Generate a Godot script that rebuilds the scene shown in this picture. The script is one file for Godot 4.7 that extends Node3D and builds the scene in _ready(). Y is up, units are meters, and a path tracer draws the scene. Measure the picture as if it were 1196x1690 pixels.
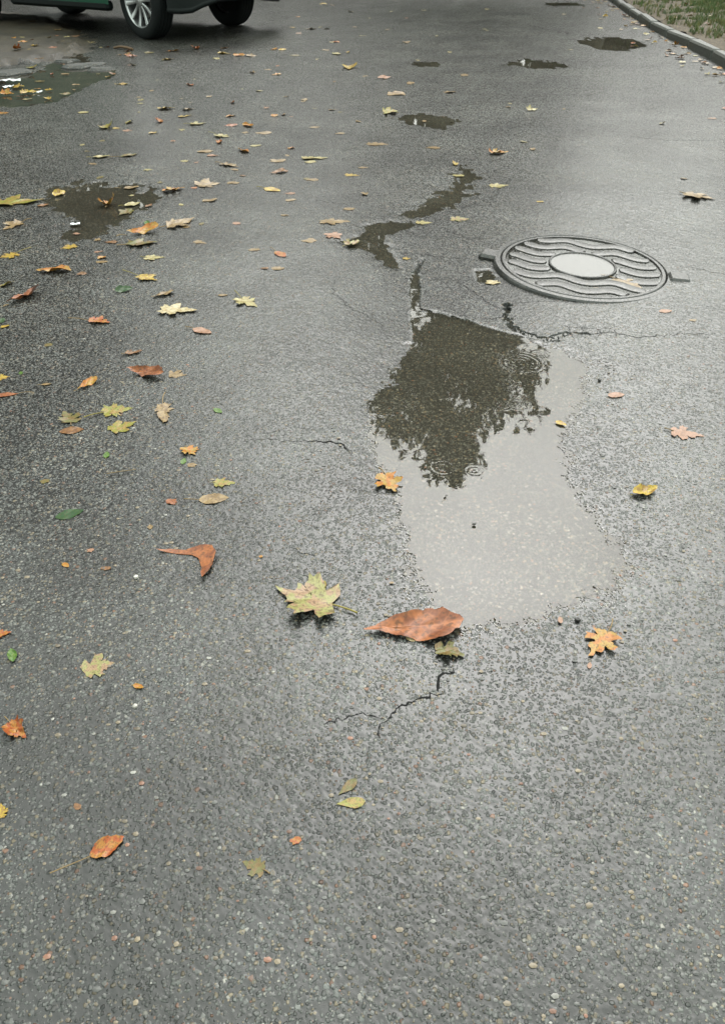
extends Node3D
# A wet asphalt road strewn with autumn leaves: puddles, a cast iron manhole, a parked car, a kerb with grass.

const LEAVES := [
	["oval", "yellow", -1.778, -4.518, 0.0996, -0.46, .9, 0, "yellow curled leaf on the dry rim above the left puddle"],
	["maple", "orange", -1.440, -4.343, 0.1240, 0.16, 1.0, .3, "orange-yellow leaf curled upright in the middle of the left puddle"],
	["maple", "yellowgreen", -1.960, -4.355, 0.2485, -1.26, .25, 0, "wide yellow-green maple leaf cut by the left edge beside the left puddle"],
	["scrap", "brown", -1.807, -4.310, 0.0753, -0.95, .5, 0, "small brown leaf tip touching the wide yellow-green leaf at the left edge"],
	["oval", "pale", -1.300, -4.321, 0.0960, -0.98, .5, .4, "pale leaf with a raised stalk beside the orange leaf in the left puddle"],
	["maple", "olive", -1.309, -4.169, 0.1199, 2.59, .2, 0, "flat olive-yellow leaf lying in the lower right of the left puddle"],
	["oval", "brown", -1.202, -4.299, 0.0615, -0.30, .5, 0, "small brown leaf at the right end of the left puddle"],
	["scrap", "pink", -1.467, -3.835, 0.0436, -1.57, .4, 0, "pinkish leaf scrap just below the white paper strip in the left puddle"],
	["maple", "yellow", -1.457, -3.632, 0.0895, 2.11, .25, 0, "pale yellow leaf at the lower tip of the left puddle"],
	["oval", "green", -1.141, -3.987, 0.0643, 0.17, 1.0, .3, "green curled leaf standing behind the long tan leaf right of the left puddle"],
	["chestnut", "orange", -1.132, -3.854, 0.1877, -0.93, .9, .3, "long orange-tan leaf rolled along its length right of the left puddle"],
	["maple", "tan", -0.965, -4.007, 0.1678, -0.80, .4, .3, "tan-yellow crinkled leaf right of the rolled orange-tan leaf"],
	["scrap", "brown", -1.256, -3.710, 0.0819, -1.57, .3, 0, "brown leaf scrap just below the left puddle"],
	["maple", "olive", -1.076, -3.692, 0.1875, -1.31, .3, .3, "long olive-tan leaf lying flat below the rolled orange-tan leaf"],
	["maple", "pale", -0.989, -3.501, 0.0870, -1.57, .2, .4, "pale star-shaped leaf with a short stalk below the long olive-tan leaf"],
	["scrap", "orange", -1.242, -3.493, 0.0637, 2.51, .6, 0, "small orange-brown scrap left of the pale star-shaped leaf"],
	["maple", "yellow", -1.708, -3.509, 0.0988, 2.37, .2, .9, "yellow leaf at the left edge with a long stalk pointing right"],
	["maple", "tan", -1.837, -3.948, 0.1212, 2.65, .4, .5, "yellow-brown maple leaf near the left edge above the long-stalked yellow leaf"],
	["chestnut", "orange", -1.421, -3.325, 0.1672, -1.48, 1.0, 0, "orange-brown rolled leaf with a yellow end near the left edge"],
	["oval", "brown", -1.276, -3.288, 0.0470, -1.33, .6, 0, "small brown leaf right of the rolled leaf with a yellow end"],
	["oval", "yellowgreen", -1.571, -3.169, 0.0698, -0.61, .8, .4, "yellow-green curled leaf at the left edge above the big red-brown leaf"],
	["chestnut", "redbrown", -1.441, -3.024, 0.1918, -0.47, 1.0, .15, "big red-brown folded leaf with green underside at the left edge"],
	["maple", "yellow", -0.957, -3.231, 0.1090, -2.11, .25, 1.1, "yellow maple leaf with a very long pale stalk reaching left"],
	["oval", "darkgreen", -1.038, -3.102, 0.0793, -1.11, .7, 0, "dark green narrow leaf below the long-stalked yellow maple leaf"],
	["chestnut", "tan", -0.860, -3.056, 0.1097, -0.91, .5, 0, "tan oblong leaf right of the dark green narrow leaf"],
	["oval", "tan", -0.601, -3.056, 0.0444, -1.57, .3, 0, "small tan oval leaf left of the pale brown maple leaf"],
	["maple", "pale", -0.479, -2.974, 0.1126, -2.45, .25, .7, "pale yellow-brown maple leaf with stalk pointing up left, middle of the road"],
	["maple", "cream", -0.760, -2.894, 0.1354, -1.57, .2, 0, "cream ragged maple leaf on bare asphalt left of the road middle"],
	["maple", "redorange", -1.050, -2.784, 0.1024, -1.76, .4, .9, "red-orange maple leaf with green base and stalk pointing left"],
	["oval", "pink", -0.629, -2.702, 0.0906, -2.07, .4, .4, "pale pink leaf with a short stalk below the cream maple leaf"],
	["oval", "redorange", -0.395, -3.541, 0.0936, -2.52, .4, .6, "orange-brown teardrop leaf alone on bare asphalt left of the small dark puddle"],
	["scrap", "brown", -0.455, -3.362, 0.0506, -1.57, .3, 0, "small brown scrap below the orange-brown teardrop leaf"],
	["scrap", "tan", -0.396, -3.362, 0.0731, -1.11, .3, 0, "tan thin scrap below the orange-brown teardrop leaf"],
	["oval", "darkgreen", -1.452, -2.796, 0.0489, 0.13, .5, 0, "dark green leaf half out of the left edge under the big red-brown leaf"],
	["scrap", "yellow", -1.423, -2.745, 0.0434, -1.13, .3, .5, "yellow scrap with a stalk at the left edge beside a dark green leaf"],
	["maple", "orange", -1.120, -4.603, 0.1300, -0.97, .5, 0, "orange-tan crinkled leaf right of the top of the left puddle"],
	["scrap", "redorange", -1.007, -4.640, 0.0509, -1.57, .5, 0, "small reddish scrap between two tan leaves above the left puddle"],
	["maple", "tan", -0.910, -4.716, 0.1695, -1.08, .2, 0, "flat tan leaf in the row right of the top of the left puddle"],
	["scrap", "tan", -0.794, -4.755, 0.0890, -1.57, .1, 0, "faded tan leaf at the right end of the row right of the left puddle"],
	["oval", "yellow", -0.539, -4.615, 0.1231, -2.09, .2, .4, "pale yellow leaf with a stalk pointing up right, left of the far dark patch"],
	["scrap", "tan", -0.874, -4.400, 0.1044, -1.00, .2, 0, "tan flake below the row of tan leaves"],
	["chestnut", "brown", -0.536, -4.986, 0.1389, -1.08, .8, 0, "orange-brown folded leaf above the pale yellow leaf with a raised stalk"],
	["maple", "tan", -0.858, -5.160, 0.1509, -2.12, .4, .4, "tan leaf with a thin stalk pointing right, middle distance"],
	["chestnut", "orange", -0.829, -5.524, 0.1346, -2.46, 1.0, 0, "orange-brown curled leaf above the tan leaf with a thin stalk"],
	["oval", "redorange", -1.030, -5.768, 0.0873, 0.01, 1.2, 0, "bright orange-red leaf curled upright on the road, middle distance"],
	["scrap", "tan", -1.089, -5.524, 0.1346, -1.57, .15, 0, "faded tan leaf left of the curled orange-brown leaf"],
	["scrap", "pink", -1.021, -5.409, 0.0992, -1.57, .15, 0, "pinkish flake below the faded tan leaf"],
	["maple", "pale", -1.022, -5.953, 0.1255, -2.16, .2, .8, "pale green leaf with a long curved stalk above the upright orange-red leaf"],
	["oval", "pale", -0.758, -5.679, 0.0861, -1.21, .2, 0, "pale oval leaf right of the upright orange-red leaf"],
	["scrap", "tan", -0.743, -6.069, 0.1276, -1.57, .1, 0, "faded tan leaf pressed flat right of the long-stalked pale green leaf"],
	["oval", "orange", -0.499, -5.609, 0.0639, -0.93, .7, 0, "small orange leaf alone right of the pale oval leaf"],
	["oval", "orange", -0.884, -6.293, 0.1176, -2.19, .9, 0, "orange curled leaf at the end of a red-brown leaf pair"],
	["chestnut", "redbrown", -1.020, -6.293, 0.1129, -1.18, .5, 0, "red-brown narrow leaf beside an orange curled leaf"],
	["oval", "orange", -1.073, -6.667, 0.0989, -0.82, .6, 0, "orange-yellow leaf up the road left of two small orange leaves"],
	["oval", "orange", -0.717, -6.667, 0.0742, -0.84, .6, 0, "left of two small orange leaves lying side by side"],
	["oval", "orange", -0.642, -6.714, 0.0647, -0.28, .7, 0, "right of two small orange leaves lying side by side"],
	["oval", "brown", -0.813, -6.981, 0.0618, -0.81, .9, 0, "brown curled leaf above two small orange leaves"],
	["maple", "redorange", -1.617, -6.486, 0.1255, 0.18, .9, 0, "orange-red maple leaf standing up left of the road middle"],
	["oval", "yellowgreen", -1.843, -6.442, 0.1056, -0.13, .7, .3, "yellow-green leaf left of the standing orange-red maple leaf"],
	["maple", "yellowgreen", -1.969, -6.272, 0.1407, 0.30, .7, .4, "olive-yellow upright leaf at the left beside a yellow-green leaf"],
	["scrap", "yellow", -1.898, -6.230, 0.0839, -1.57, .3, 0, "yellow scrap touching the olive-yellow upright leaf"],
	["oval", "yellow", -1.573, -6.069, 0.0775, -0.83, .6, 0, "small yellow leaf below the standing orange-red maple leaf"],
	["oval", "brown", -1.369, -5.804, 0.0483, -0.86, .8, 0, "tiny brown leaf below the small yellow leaf"],
	["oval", "pale", -1.767, -5.361, 0.1230, -1.21, .4, .3, "pale leaf with a brown edge above the left puddle"],
	["oval", "olive", -1.591, -5.409, 0.1322, -0.88, .3, .6, "thin olive leaf with a long stalk above the left puddle"],
	["maple", "pale", -1.371, -5.057, 0.0625, -1.57, .2, 0, "small pale star leaf between the thin olive leaf and the left puddle"],
	["scrap", "tan", -1.395, -4.653, 0.1166, -1.26, .2, .3, "tan leaf lying on the upper right rim of the left puddle"],
	["scrap", "brown", -0.751, -4.916, 0.0534, -1.57, .4, 0, "small brown flake left of the orange-brown folded leaf"],
	["scrap", "tan", -0.566, -5.266, 0.1212, -1.57, .1, 0, "faded tan leaf above the orange-brown folded leaf"],
	["scrap", "olive", -1.887, -5.822, 0.0660, -1.57, .2, 0, "dull olive flake at the left, above the pale leaf with brown edge"],
	["maple", "pale", -1.279, -6.399, 0.1336, -1.17, .2, .5, "pale leaf with a stalk pointing right, up the road"],
	["maple", "yellow", -1.439, -6.667, 0.1286, -0.80, .3, 0, "pale yellow crinkled leaf above the pale stalked leaf"],
	["maple", "brown", -0.853, -2.522, 0.0612, -1.18, .6, .3, "small brown maple leaf above the thin rolled brown leaf"],
	["chestnut", "redbrown", -0.772, -2.360, 0.1514, -1.83, 1.1, 0, "thin rolled brown leaf lying like a stick left of the road middle"],
	["maple", "tan", -0.654, -2.351, 0.0626, -1.57, .1, 0, "tan flat maple leaf at the tip of the thin rolled brown leaf"],
	["chestnut", "orange", -0.957, -2.282, 0.0930, -0.52, .9, .2, "orange-yellow folded leaf above the yellow-green maple pair"],
	["maple", "yellowgreen", -0.796, -2.113, 0.1122, -1.22, .3, .6, "yellow-green maple leaf with a stalk pointing up left, upper of a pair"],
	["maple", "yellowgreen", -0.761, -2.017, 0.0893, -0.89, .15, 0, "flat yellow-green maple leaf, lower of a pair"],
	["maple", "tan", -0.649, -2.091, 0.1154, -2.85, .2, .6, "yellow-tan flat maple leaf with its stalk pointing away up the road"],
	["oval", "green", -0.476, -2.106, 0.0420, -2.32, .4, .2, "glossy green oval leaf alone right of the yellow-tan flat maple leaf"],
	["oval", "green", -0.775, -1.855, 0.0349, 0.17, .3, .2, "glossy green oval leaf alone below the yellow-green maple pair"],
	["oval", "green", -1.219, -2.364, 0.0260, 0.42, .3, 0, "tiny green oval leaf near the left edge"],
	["maple", "yellow", -1.267, -2.329, 0.0557, -1.18, .2, 0, "yellow leaf half out of the left edge above a brown leaf"],
	["oval", "tan", -1.101, -2.282, 0.0359, -1.39, .5, .3, "small tan leaf left of the orange-yellow folded leaf"],
	["chestnut", "redbrown", -1.207, -2.211, 0.0744, 1.75, .4, .7, "brown leaf at the left edge with its stalk pointing right"],
	["maple", "olive", -0.960, -2.068, 0.0829, 0.56, .5, .3, "wilted olive-green leaf on top of a brown one, left"],
	["oval", "brown", -0.921, -1.989, 0.0769, -1.40, .3, 0, "brown flat leaf under the wilted olive-green leaf"],
	["scrap", "olive", -1.195, -2.582, 0.0438, -1.15, .1, 0, "olive leaf pressed flat near the left, above the tiny green oval"],
	["maple", "orange", -0.518, -1.865, 0.0608, -2.43, .5, .2, "orange-tan leaf overlapping a green one, left of the long puddle"],
	["oval", "green", -0.535, -1.820, 0.0327, -0.02, .3, 0, "green leaf bit sticking out under the orange-tan leaf"],
	["scrap", "tan", -0.508, -1.799, 0.0360, -1.57, .1, 0, "tan flake below the orange-tan leaf overlapping a green one"],
	["maple", "yellowgreen", -0.391, -1.712, 0.0715, -1.57, .2, .2, "pale yellow-green maple leaf, upper of two left of the long puddle"],
	["oval", "tan", -0.416, -1.639, 0.0849, -1.43, .3, .5, "tan oval leaf with a stalk pointing up, lower of two left of the long puddle"],
	["scrap", "redbrown", -0.530, -1.626, 0.0405, -1.83, .5, 0, "small red-brown square scrap left of the tan oval leaf"],
	["oval", "darkgreen", -0.799, -1.573, 0.0761, -1.12, .1, 0, "dark green narrow leaf pressed flat into wet asphalt at the left"],
	["scrap", "olive", -0.917, -1.724, 0.0386, -1.42, .1, 0, "dim olive leaf pressed flat above the dark green narrow one"],
	["scrap", "pink", -0.700, -1.428, 0.0250, -1.57, .2, 0, "small pinkish scrap above the small orange leaf"],
	["oval", "orange", -0.746, -1.372, 0.0259, -2.15, .5, .2, "small orange leaf at the left above two big leaves on the edge"],
	["scrap", "brown", -0.642, -1.361, 0.0273, -1.57, .3, 0, "small brown scrap right of the small orange leaf"],
	["scrap", "tan", -0.567, -1.519, 0.0227, 0.22, .3, 0, "tiny tan flake above the boomerang-shaped brown leaf"],
	["scrap", "orange", -0.258, -1.403, 0.0139, -1.57, .4, 0, "tiny orange flake between boomerang leaf and big yellow-green maple leaf"],
	["maple", "mottled", -0.148, -1.262, 0.1455, 1.22, .3, .55, "big ragged yellow-green maple leaf with a thick stalk, middle foreground"],
	["oval", "yellowgreen", -0.096, -1.301, 0.0326, -0.21, .4, 0, "small green-yellow leaf lying on the big ragged maple leaf"],
	["maple", "mottled", -0.564, -1.055, 0.0713, -1.09, .15, 0, "yellow-green maple leaf with orange lobes pressed flat, lower left"],
	["maple", "redorange", -0.815, -1.145, 0.0386, -1.32, .5, 0, "orange-brown leaf at the left edge above the folded green leaf"],
	["oval", "green", -0.772, -1.082, 0.0401, 0.47, .9, 0, "bright green folded leaf at the left edge"],
	["oval", "orange", -0.474, -0.999, 0.0257, -1.86, .6, .15, "small orange pointed leaf right of the pressed maple leaf, lower left"],
	["maple", "redorange", -0.685, -0.888, 0.0631, -2.25, 1.1, .4, "orange-brown leaf folded in half at the lower left edge"],
	["maple", "yellow", -0.659, -0.724, 0.0310, 0.37, .3, 0, "yellow leaf mostly out of the lower left edge"],
	["scrap", "brown", -0.522, -0.732, 0.0222, -1.57, .1, 0, "dull brown flake between the lower left edge and the long stalk"],
	["oval", "redorange", -0.446, -0.656, 0.0616, -0.97, .6, 1.1, "orange-brown leaf with a long straight stalk folded back, bottom left"],
	["maple", "olive", -0.189, -0.624, 0.0396, 1.24, .2, .4, "dark olive wet leaf with a stub stalk at the bottom"],
	["scrap", "redorange", -0.117, -0.668, 0.0257, -1.39, .3, 0, "thin orange-red fragment above the dark olive wet leaf"],
	["chestnut", "olive", -0.028, -0.770, 0.0477, -0.83, .4, 0, "olive leaf lobe with pink edge, upper half of a torn leaf"],
	["chestnut", "yellowgreen", -0.022, -0.739, 0.0558, -1.48, .2, 0, "yellow-green leaf lobe, lower half of a torn leaf"],
	["maple", "orange", 0.083, -1.698, 0.1041, -2.83, .3, .4, "orange-pink maple leaf floating at the left rim of the long puddle"],
	["oval", "yellow", 0.799, -1.672, 0.0860, -1.20, .9, .1, "yellow folded leaf on bare asphalt right of the long puddle"],
	["chestnut", "redbrown", 0.117, -1.165, 0.2338, -1.48, .6, 0, "largest red-brown curled leaf at the near end of the long puddle"],
	["oval", "cream", 0.115, -1.134, 0.0357, -1.57, .2, 0, "cream leaf scrap under the largest red-brown leaf"],
	["maple", "olive", 0.200, -1.089, 0.0698, -1.80, .6, .1, "olive leaf with a pink folded lobe just below the largest red-brown leaf"],
	["maple", "orange", 0.525, -1.111, 0.0950, 2.41, .4, .5, "orange-yellow maple leaf with a raised stalk, right of the near puddle end"],
	["oval", "pink", 0.458, -1.187, 0.0211, -0.08, .1, 0, "small round pink leaf bit above the orange-yellow maple leaf"],
	["oval", "pink", 0.494, -1.055, 0.0185, -0.37, .1, 0, "small oval pink leaf bit below the orange-yellow maple leaf"],
	["oval", "pink", 0.864, -2.211, 0.0620, -1.41, .4, 0, "pale pink-tan leaf on asphalt right of the upper puddle"],
	["oval", "yellow", 0.638, -2.032, 0.0410, -2.24, .5, 0, "small yellow leaf floating at the right rim of the long puddle"],
	["maple", "pink", 1.027, -1.972, 0.0956, -1.92, .2, .3, "faded pinkish-brown leaf pressed flat near the right edge"],
	["scrap", "tan", 0.071, -1.310, 0.0134, -1.57, .2, 0, "tiny tan flake near the top of the largest red-brown leaf"],
	["maple", "orange", 0.947, -5.474, 0.1586, -1.25, .9, 0, "orange-tan curled leaf on the far road above the manhole"],
	["maple", "tan", 1.973, -4.447, 0.1896, -2.21, .2, .3, "pale tan leaf flat on the road at the right edge above the manhole"],
	["maple", "pale", 0.836, -4.691, 0.1321, -1.57, .1, 0, "pale green leaf pressed flat between manhole and orange-tan curled leaf"],
	["oval", "yellow", 0.607, -5.190, 0.0838, -0.05, 1.1, .2, "yellow leaf standing up in the far speckled puddle"],
	["scrap", "pale", 0.606, -4.916, 0.0839, -1.57, .1, 0, "pale flake below the standing yellow leaf"],
	["maple", "yellowgreen", 0.252, -6.809, 0.1662, -1.18, .6, 0, "bright green-yellow leaf at the left end of the far dark puddle"],
	["scrap", "tan", 0.500, -5.626, 0.1282, -1.57, .1, 0, "faded tan leaf above the standing yellow leaf"],
	["maple", "tan", 0.122, -5.732, 0.1823, -1.57, .1, 0, "faded tan leaf on grainy road left of the standing yellow leaf"],
	["maple", "mottled", 0.529, -4.066, 0.0980, -1.57, .2, 0, "pale leaf with a green tip between small dark puddle and manhole"],
	["maple", "mottled", -0.048, -3.684, 0.0966, -0.76, .9, .3, "orange and green curled leaf at the left end of the small dark puddle"],
	["maple", "tan", -0.136, -4.026, 0.1684, -1.57, .15, 0, "tan leaf pressed flat above left of the small dark puddle"],
	["maple", "pale", -0.318, -5.329, 0.1714, -1.57, .15, 0, "pale yellow leaf, larger of two overlapping, middle of the far road"],
	["scrap", "pale", -0.342, -5.236, 0.1045, -1.57, .1, 0, "pale flake under the larger pale yellow leaf, far road"],
	["scrap", "tan", 0.000, -5.101, 0.0787, -1.57, .1, 0, "tan flake above the yellow-tan leaf on grainy far road"],
	["maple", "yellow", -0.057, -4.916, 0.0992, -1.57, .15, 0, "yellow-tan leaf on grainy far road"],
	["scrap", "tan", -0.304, -4.821, 0.0976, -1.57, .1, 0, "tan flake left of the yellow-tan leaf on grainy far road"],
	["scrap", "tan", -0.265, -3.727, 0.0975, -1.57, .1, 0, "faded tan leaf left of the orange and green curled leaf"],
	["maple", "pink", -0.133, -3.789, 0.1049, -2.59, .1, 0, "faded pinkish leaf above the orange and green curled leaf"],
	["scrap", "tan", -0.078, -4.244, 0.0879, -1.57, .1, 0, "faded tan flake above the wide tan pressed leaf"],
	["maple", "yellow", 0.214, -3.485, 0.0376, -1.57, .3, 0, "tiny yellow star leaf between small dark puddle and manhole crack"],
	["maple", "pale", 0.329, -4.007, 0.0871, -1.57, .1, 0, "pale leaf at the right tip of the small dark puddle"],
	["scrap", "yellow", 1.012, -4.377, 0.0485, -1.57, .2, 0, "small yellow flake behind the manhole"],
	["maple", "yellow", 1.154, -3.423, 0.0741, -1.17, .2, .3, "yellow leaf lying in the water of the manhole's centre disc"],
	["maple", "tan", 1.181, -3.176, 0.1184, -2.47, .2, .7, "pale tan maple leaf with stalk lying on the manhole ribs"],
	["scrap", "cream", 0.580, -3.190, 0.0810, -1.36, .3, 0, "wet cream leaf scrap beside the left foot of the manhole"],
	["scrap", "tan", 1.025, -3.142, 0.0320, -1.57, .2, 0, "tiny tan flake on the manhole left of the maple leaf"],
	["oval", "pink", 1.250, -2.888, 0.0601, -1.38, .3, 0, "pinkish leaf on asphalt below the right ear of the manhole"],
	["scrap", "tan", 1.334, -2.801, 0.0318, -1.57, .3, 0, "small tan flake below right of the manhole"],
	["chestnut", "orange", -2.288, -10.333, 0.1828, -0.97, .8, 0, "orange leaf on the road in front of the car's near wheel"],
	["maple", "redorange", -2.025, -10.539, 0.1489, -0.07, 1.0, 0, "orange-brown curled leaf in front of the car's bumper"],
	["oval", "orange", -1.705, -10.592, 0.1047, -0.97, .6, 0, "small orange leaf under the car's bumper"],
	["maple", "yellow", -2.188, -9.665, 0.1238, -1.00, .5, .3, "yellow leaf below the orange one in front of the car"],
	["maple", "yellow", -1.623, -10.134, 0.1580, -1.57, .6, 0, "leftmost yellow leaf of the row in front of the car's far wheel"],
	["oval", "orange", -1.439, -9.989, 0.1560, -1.57, .7, 0, "middle orange leaf of the row in front of the car's far wheel"],
	["maple", "tan", -1.278, -9.941, 0.1271, -1.57, .5, 0, "tan leaf at the right end of the row in front of the far wheel"],
	["oval", "pale", -1.672, -9.756, 0.1249, -2.35, .4, 0, "pale leaf below the row in front of the car's far wheel"],
	["chestnut", "redorange", -1.666, -8.064, 0.1228, -2.43, 1.0, 0, "orange-brown curled leaf alone on road below the car"],
	["chestnut", "yellow", -2.335, -8.097, 0.1408, -1.57, .6, 0, "narrow yellow leaf right of the puddle by the car"],
	["maple", "yellow", -2.573, -8.542, 0.0985, -0.03, .7, 0, "yellow leaf on the right tip of the puddle by the car"],
	["scrap", "pale", -2.321, -6.809, 0.1108, -1.57, .2, 0, "pale leaf on the road below the puddle by the car"],
	["maple", "orange", -2.967, -6.785, 0.0803, -1.57, .5, 0, "orange leaf at the left edge below the puddle by the car"],
	["oval", "redorange", -1.128, -7.213, 0.0742, -0.10, 1.0, 0, "orange-red curled leaf up the road below the car's far wheel"],
	["maple", "yellow", -1.642, -6.956, 0.1437, -1.13, .4, 0, "yellow leaf up the road above the standing orange-red maple leaf"],
	["maple", "tan", -1.458, -6.931, 0.1023, -1.14, .4, 0, "tan leaf right of the yellow one up the road"],
	["maple", "redorange", -4.058, -10.134, 0.1365, -0.44, .9, 0, "orange-brown curled leaf on the pavement by the car"],
	["maple", "yellow", -3.947, -10.435, 0.1180, -0.44, .6, 0, "yellow leaf on the pavement by the car"],
	["maple", "yellow", -4.036, -11.147, 0.1097, -0.41, .5, 0, "upper yellow leaf on the pavement by the car"],
	["oval", "tan", -4.179, -11.954, 0.1337, -0.37, .5, 0, "tan leaf on the pavement at the car's shadow"],
	["oval", "tan", -4.870, -12.952, 0.1440, -0.78, .4, 0, "tan leaf at the back of the pavement by the car"],
	["oval", "pale", -4.402, -11.206, 0.1102, -2.30, .2, 0, "pale leaf in the middle of the pavement by the car"],
	["maple", "orange", -3.235, -7.603, 0.1443, -1.57, .8, 0, "orange leaf at the near end of the puddle by the car"],
	["chestnut", "redbrown", -3.082, -7.488, 0.1095, -1.57, .5, 0, "red-brown leaf at the near end of the puddle by the car"],
	["maple", "yellow", -3.072, -7.692, 0.1457, -1.06, .6, 0, "yellow leaf at the near end of the puddle by the car"],
	["oval", "cream", -2.982, -7.376, 0.0918, -1.08, .3, 0, "cream leaf at the near rim of the puddle by the car"],
	["maple", "yellow", -2.798, -7.376, 0.0864, -2.42, .6, 0, "yellow leaf right of the cream one at the near puddle rim"],
	["oval", "redbrown", -3.193, -8.687, 0.0875, 0.23, 1.0, 0, "red-brown leaf standing in the puddle by the car"],
	["oval", "tan", -2.769, -8.097, 0.0821, -1.57, .3, 0, "tan leaf at the right rim of the puddle by the car"],
	["scrap", "tan", -3.074, -8.725, 0.1129, -1.57, .1, 0, "tan leaf floating in the middle of the puddle by the car"],
	["scrap", "olive", -3.190, -8.297, 0.1199, -1.57, .1, 0, "olive leaf floating at the left of the puddle by the car"],
	["maple", "yellowgreen", -3.562, -9.112, 0.1305, 0.42, .5, 0, "yellow-green leaf on broken pavement above the puddle by the car"],
]
const TINY_LEAVES := [
	["yellow", -0.719, -16.401, 0.1572], ["tan", -0.543, -16.166, 0.1329], ["pale", -0.216, -14.975, 0.1340], ["pale", 0.488, -15.077, 0.1037], ["pale", 1.061, -15.283, 0.0946],
	["pale", 2.168, -15.388, 0.0952], ["orange", -1.040, -14.208, 0.1178], ["pale", -0.614, -12.800, 0.1069], ["tan", -0.517, -12.579, 0.1402], ["tan", -0.771, -12.579, 0.1577],
	["brown", -0.874, -12.021, 0.1008], ["yellow", -1.018, -12.726, 0.1240], ["redorange", 0.708, -14.028, 0.0970], ["orange", -1.075, -10.487, 0.1482], ["yellow", -0.974, -10.435, 0.1180],
	["olive", -0.787, -9.989, 0.1560], ["pale", -0.511, -9.710, 0.0829], ["redorange", -0.924, -9.235, 0.0660], ["tan", -1.018, -8.993, 0.0838], ["orange", -0.890, -8.651, 0.1058],
	["orange", -0.275, -8.263, 0.0478], ["redorange", -0.345, -11.147, 0.1097], ["pale", -0.400, -11.147, 0.0940], ["pale", -0.300, -10.085, 0.1573], ["yellow", -0.174, -10.232, 0.0870],
	["tan", -0.450, -10.435, 0.1033], ["pale", 0.008, -11.823, 0.0993], ["yellow", -0.149, -9.072, 0.1949], ["tan", 0.025, -8.578, 0.0865], ["pink", 0.219, -8.435, 0.1461],
	["tan", 0.467, -8.163, 0.1300], ["tan", 0.311, -7.603, 0.2108], ["tan", 0.821, -7.721, 0.1350], ["tan", -0.517, -7.348, 0.1077], ["pale", 1.043, -10.232, 0.0870],
	["pale", 0.623, -9.621, 0.0754], ["pale", 1.761, -12.579, 0.0789], ["tan", 0.569, -11.089, 0.1404], ["tan", -0.245, -6.906, 0.0816], ["tan", 1.036, -8.614, 0.1116],
	["tan", 1.243, -7.031, 0.0622], ["pale", 1.428, -6.906, 0.0969], ["pale", 1.168, -5.786, 0.0613], ["tan", 1.191, -5.575, 0.0763], ["pale", 3.338, -14.582, 0.1106],
	["pale", 3.453, -12.652, 0.1409], ["pale", 1.278, -7.187, 0.0528], ["pale", 1.777, -12.435, 0.0780], ["pale", 2.542, -10.487, 0.0741], ["pale", 0.116, -14.028, 0.0873],
	["pale", 1.004, -11.759, 0.0741], ["tan", -0.116, -12.800, 0.0890], ["tan", 0.366, -12.506, 0.1220], ["tan", -1.157, -8.800, 0.0759], ["pale", -0.980, -7.782, 0.0793],
	["tan", -1.385, -7.488, 0.0766], ["tan", -1.971, -7.782, 0.0793], ["pale", -1.981, -7.348, 0.0646], ["pale", -1.378, -6.169, 0.0647], ["tan", -0.701, -7.488, 0.0657],
	["tan", -0.366, -6.272, 0.0844], ["tan", -0.173, -6.069, 0.0912], ["tan", -0.039, -6.486, 0.0772], ["tan", -0.412, -4.412, 0.0698], ["tan", -0.424, -4.138, 0.0530],
	["tan", 0.007, -4.530, 0.0642], ["pale", 2.341, -6.377, 0.0571], ["brown", 2.804, -6.576, 0.0782], ["tan", 2.005, -4.848, 0.0528], ["tan", 1.703, -6.956, 0.0513],
	["tan", 0.492, -6.486, 0.0676],
]
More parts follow.
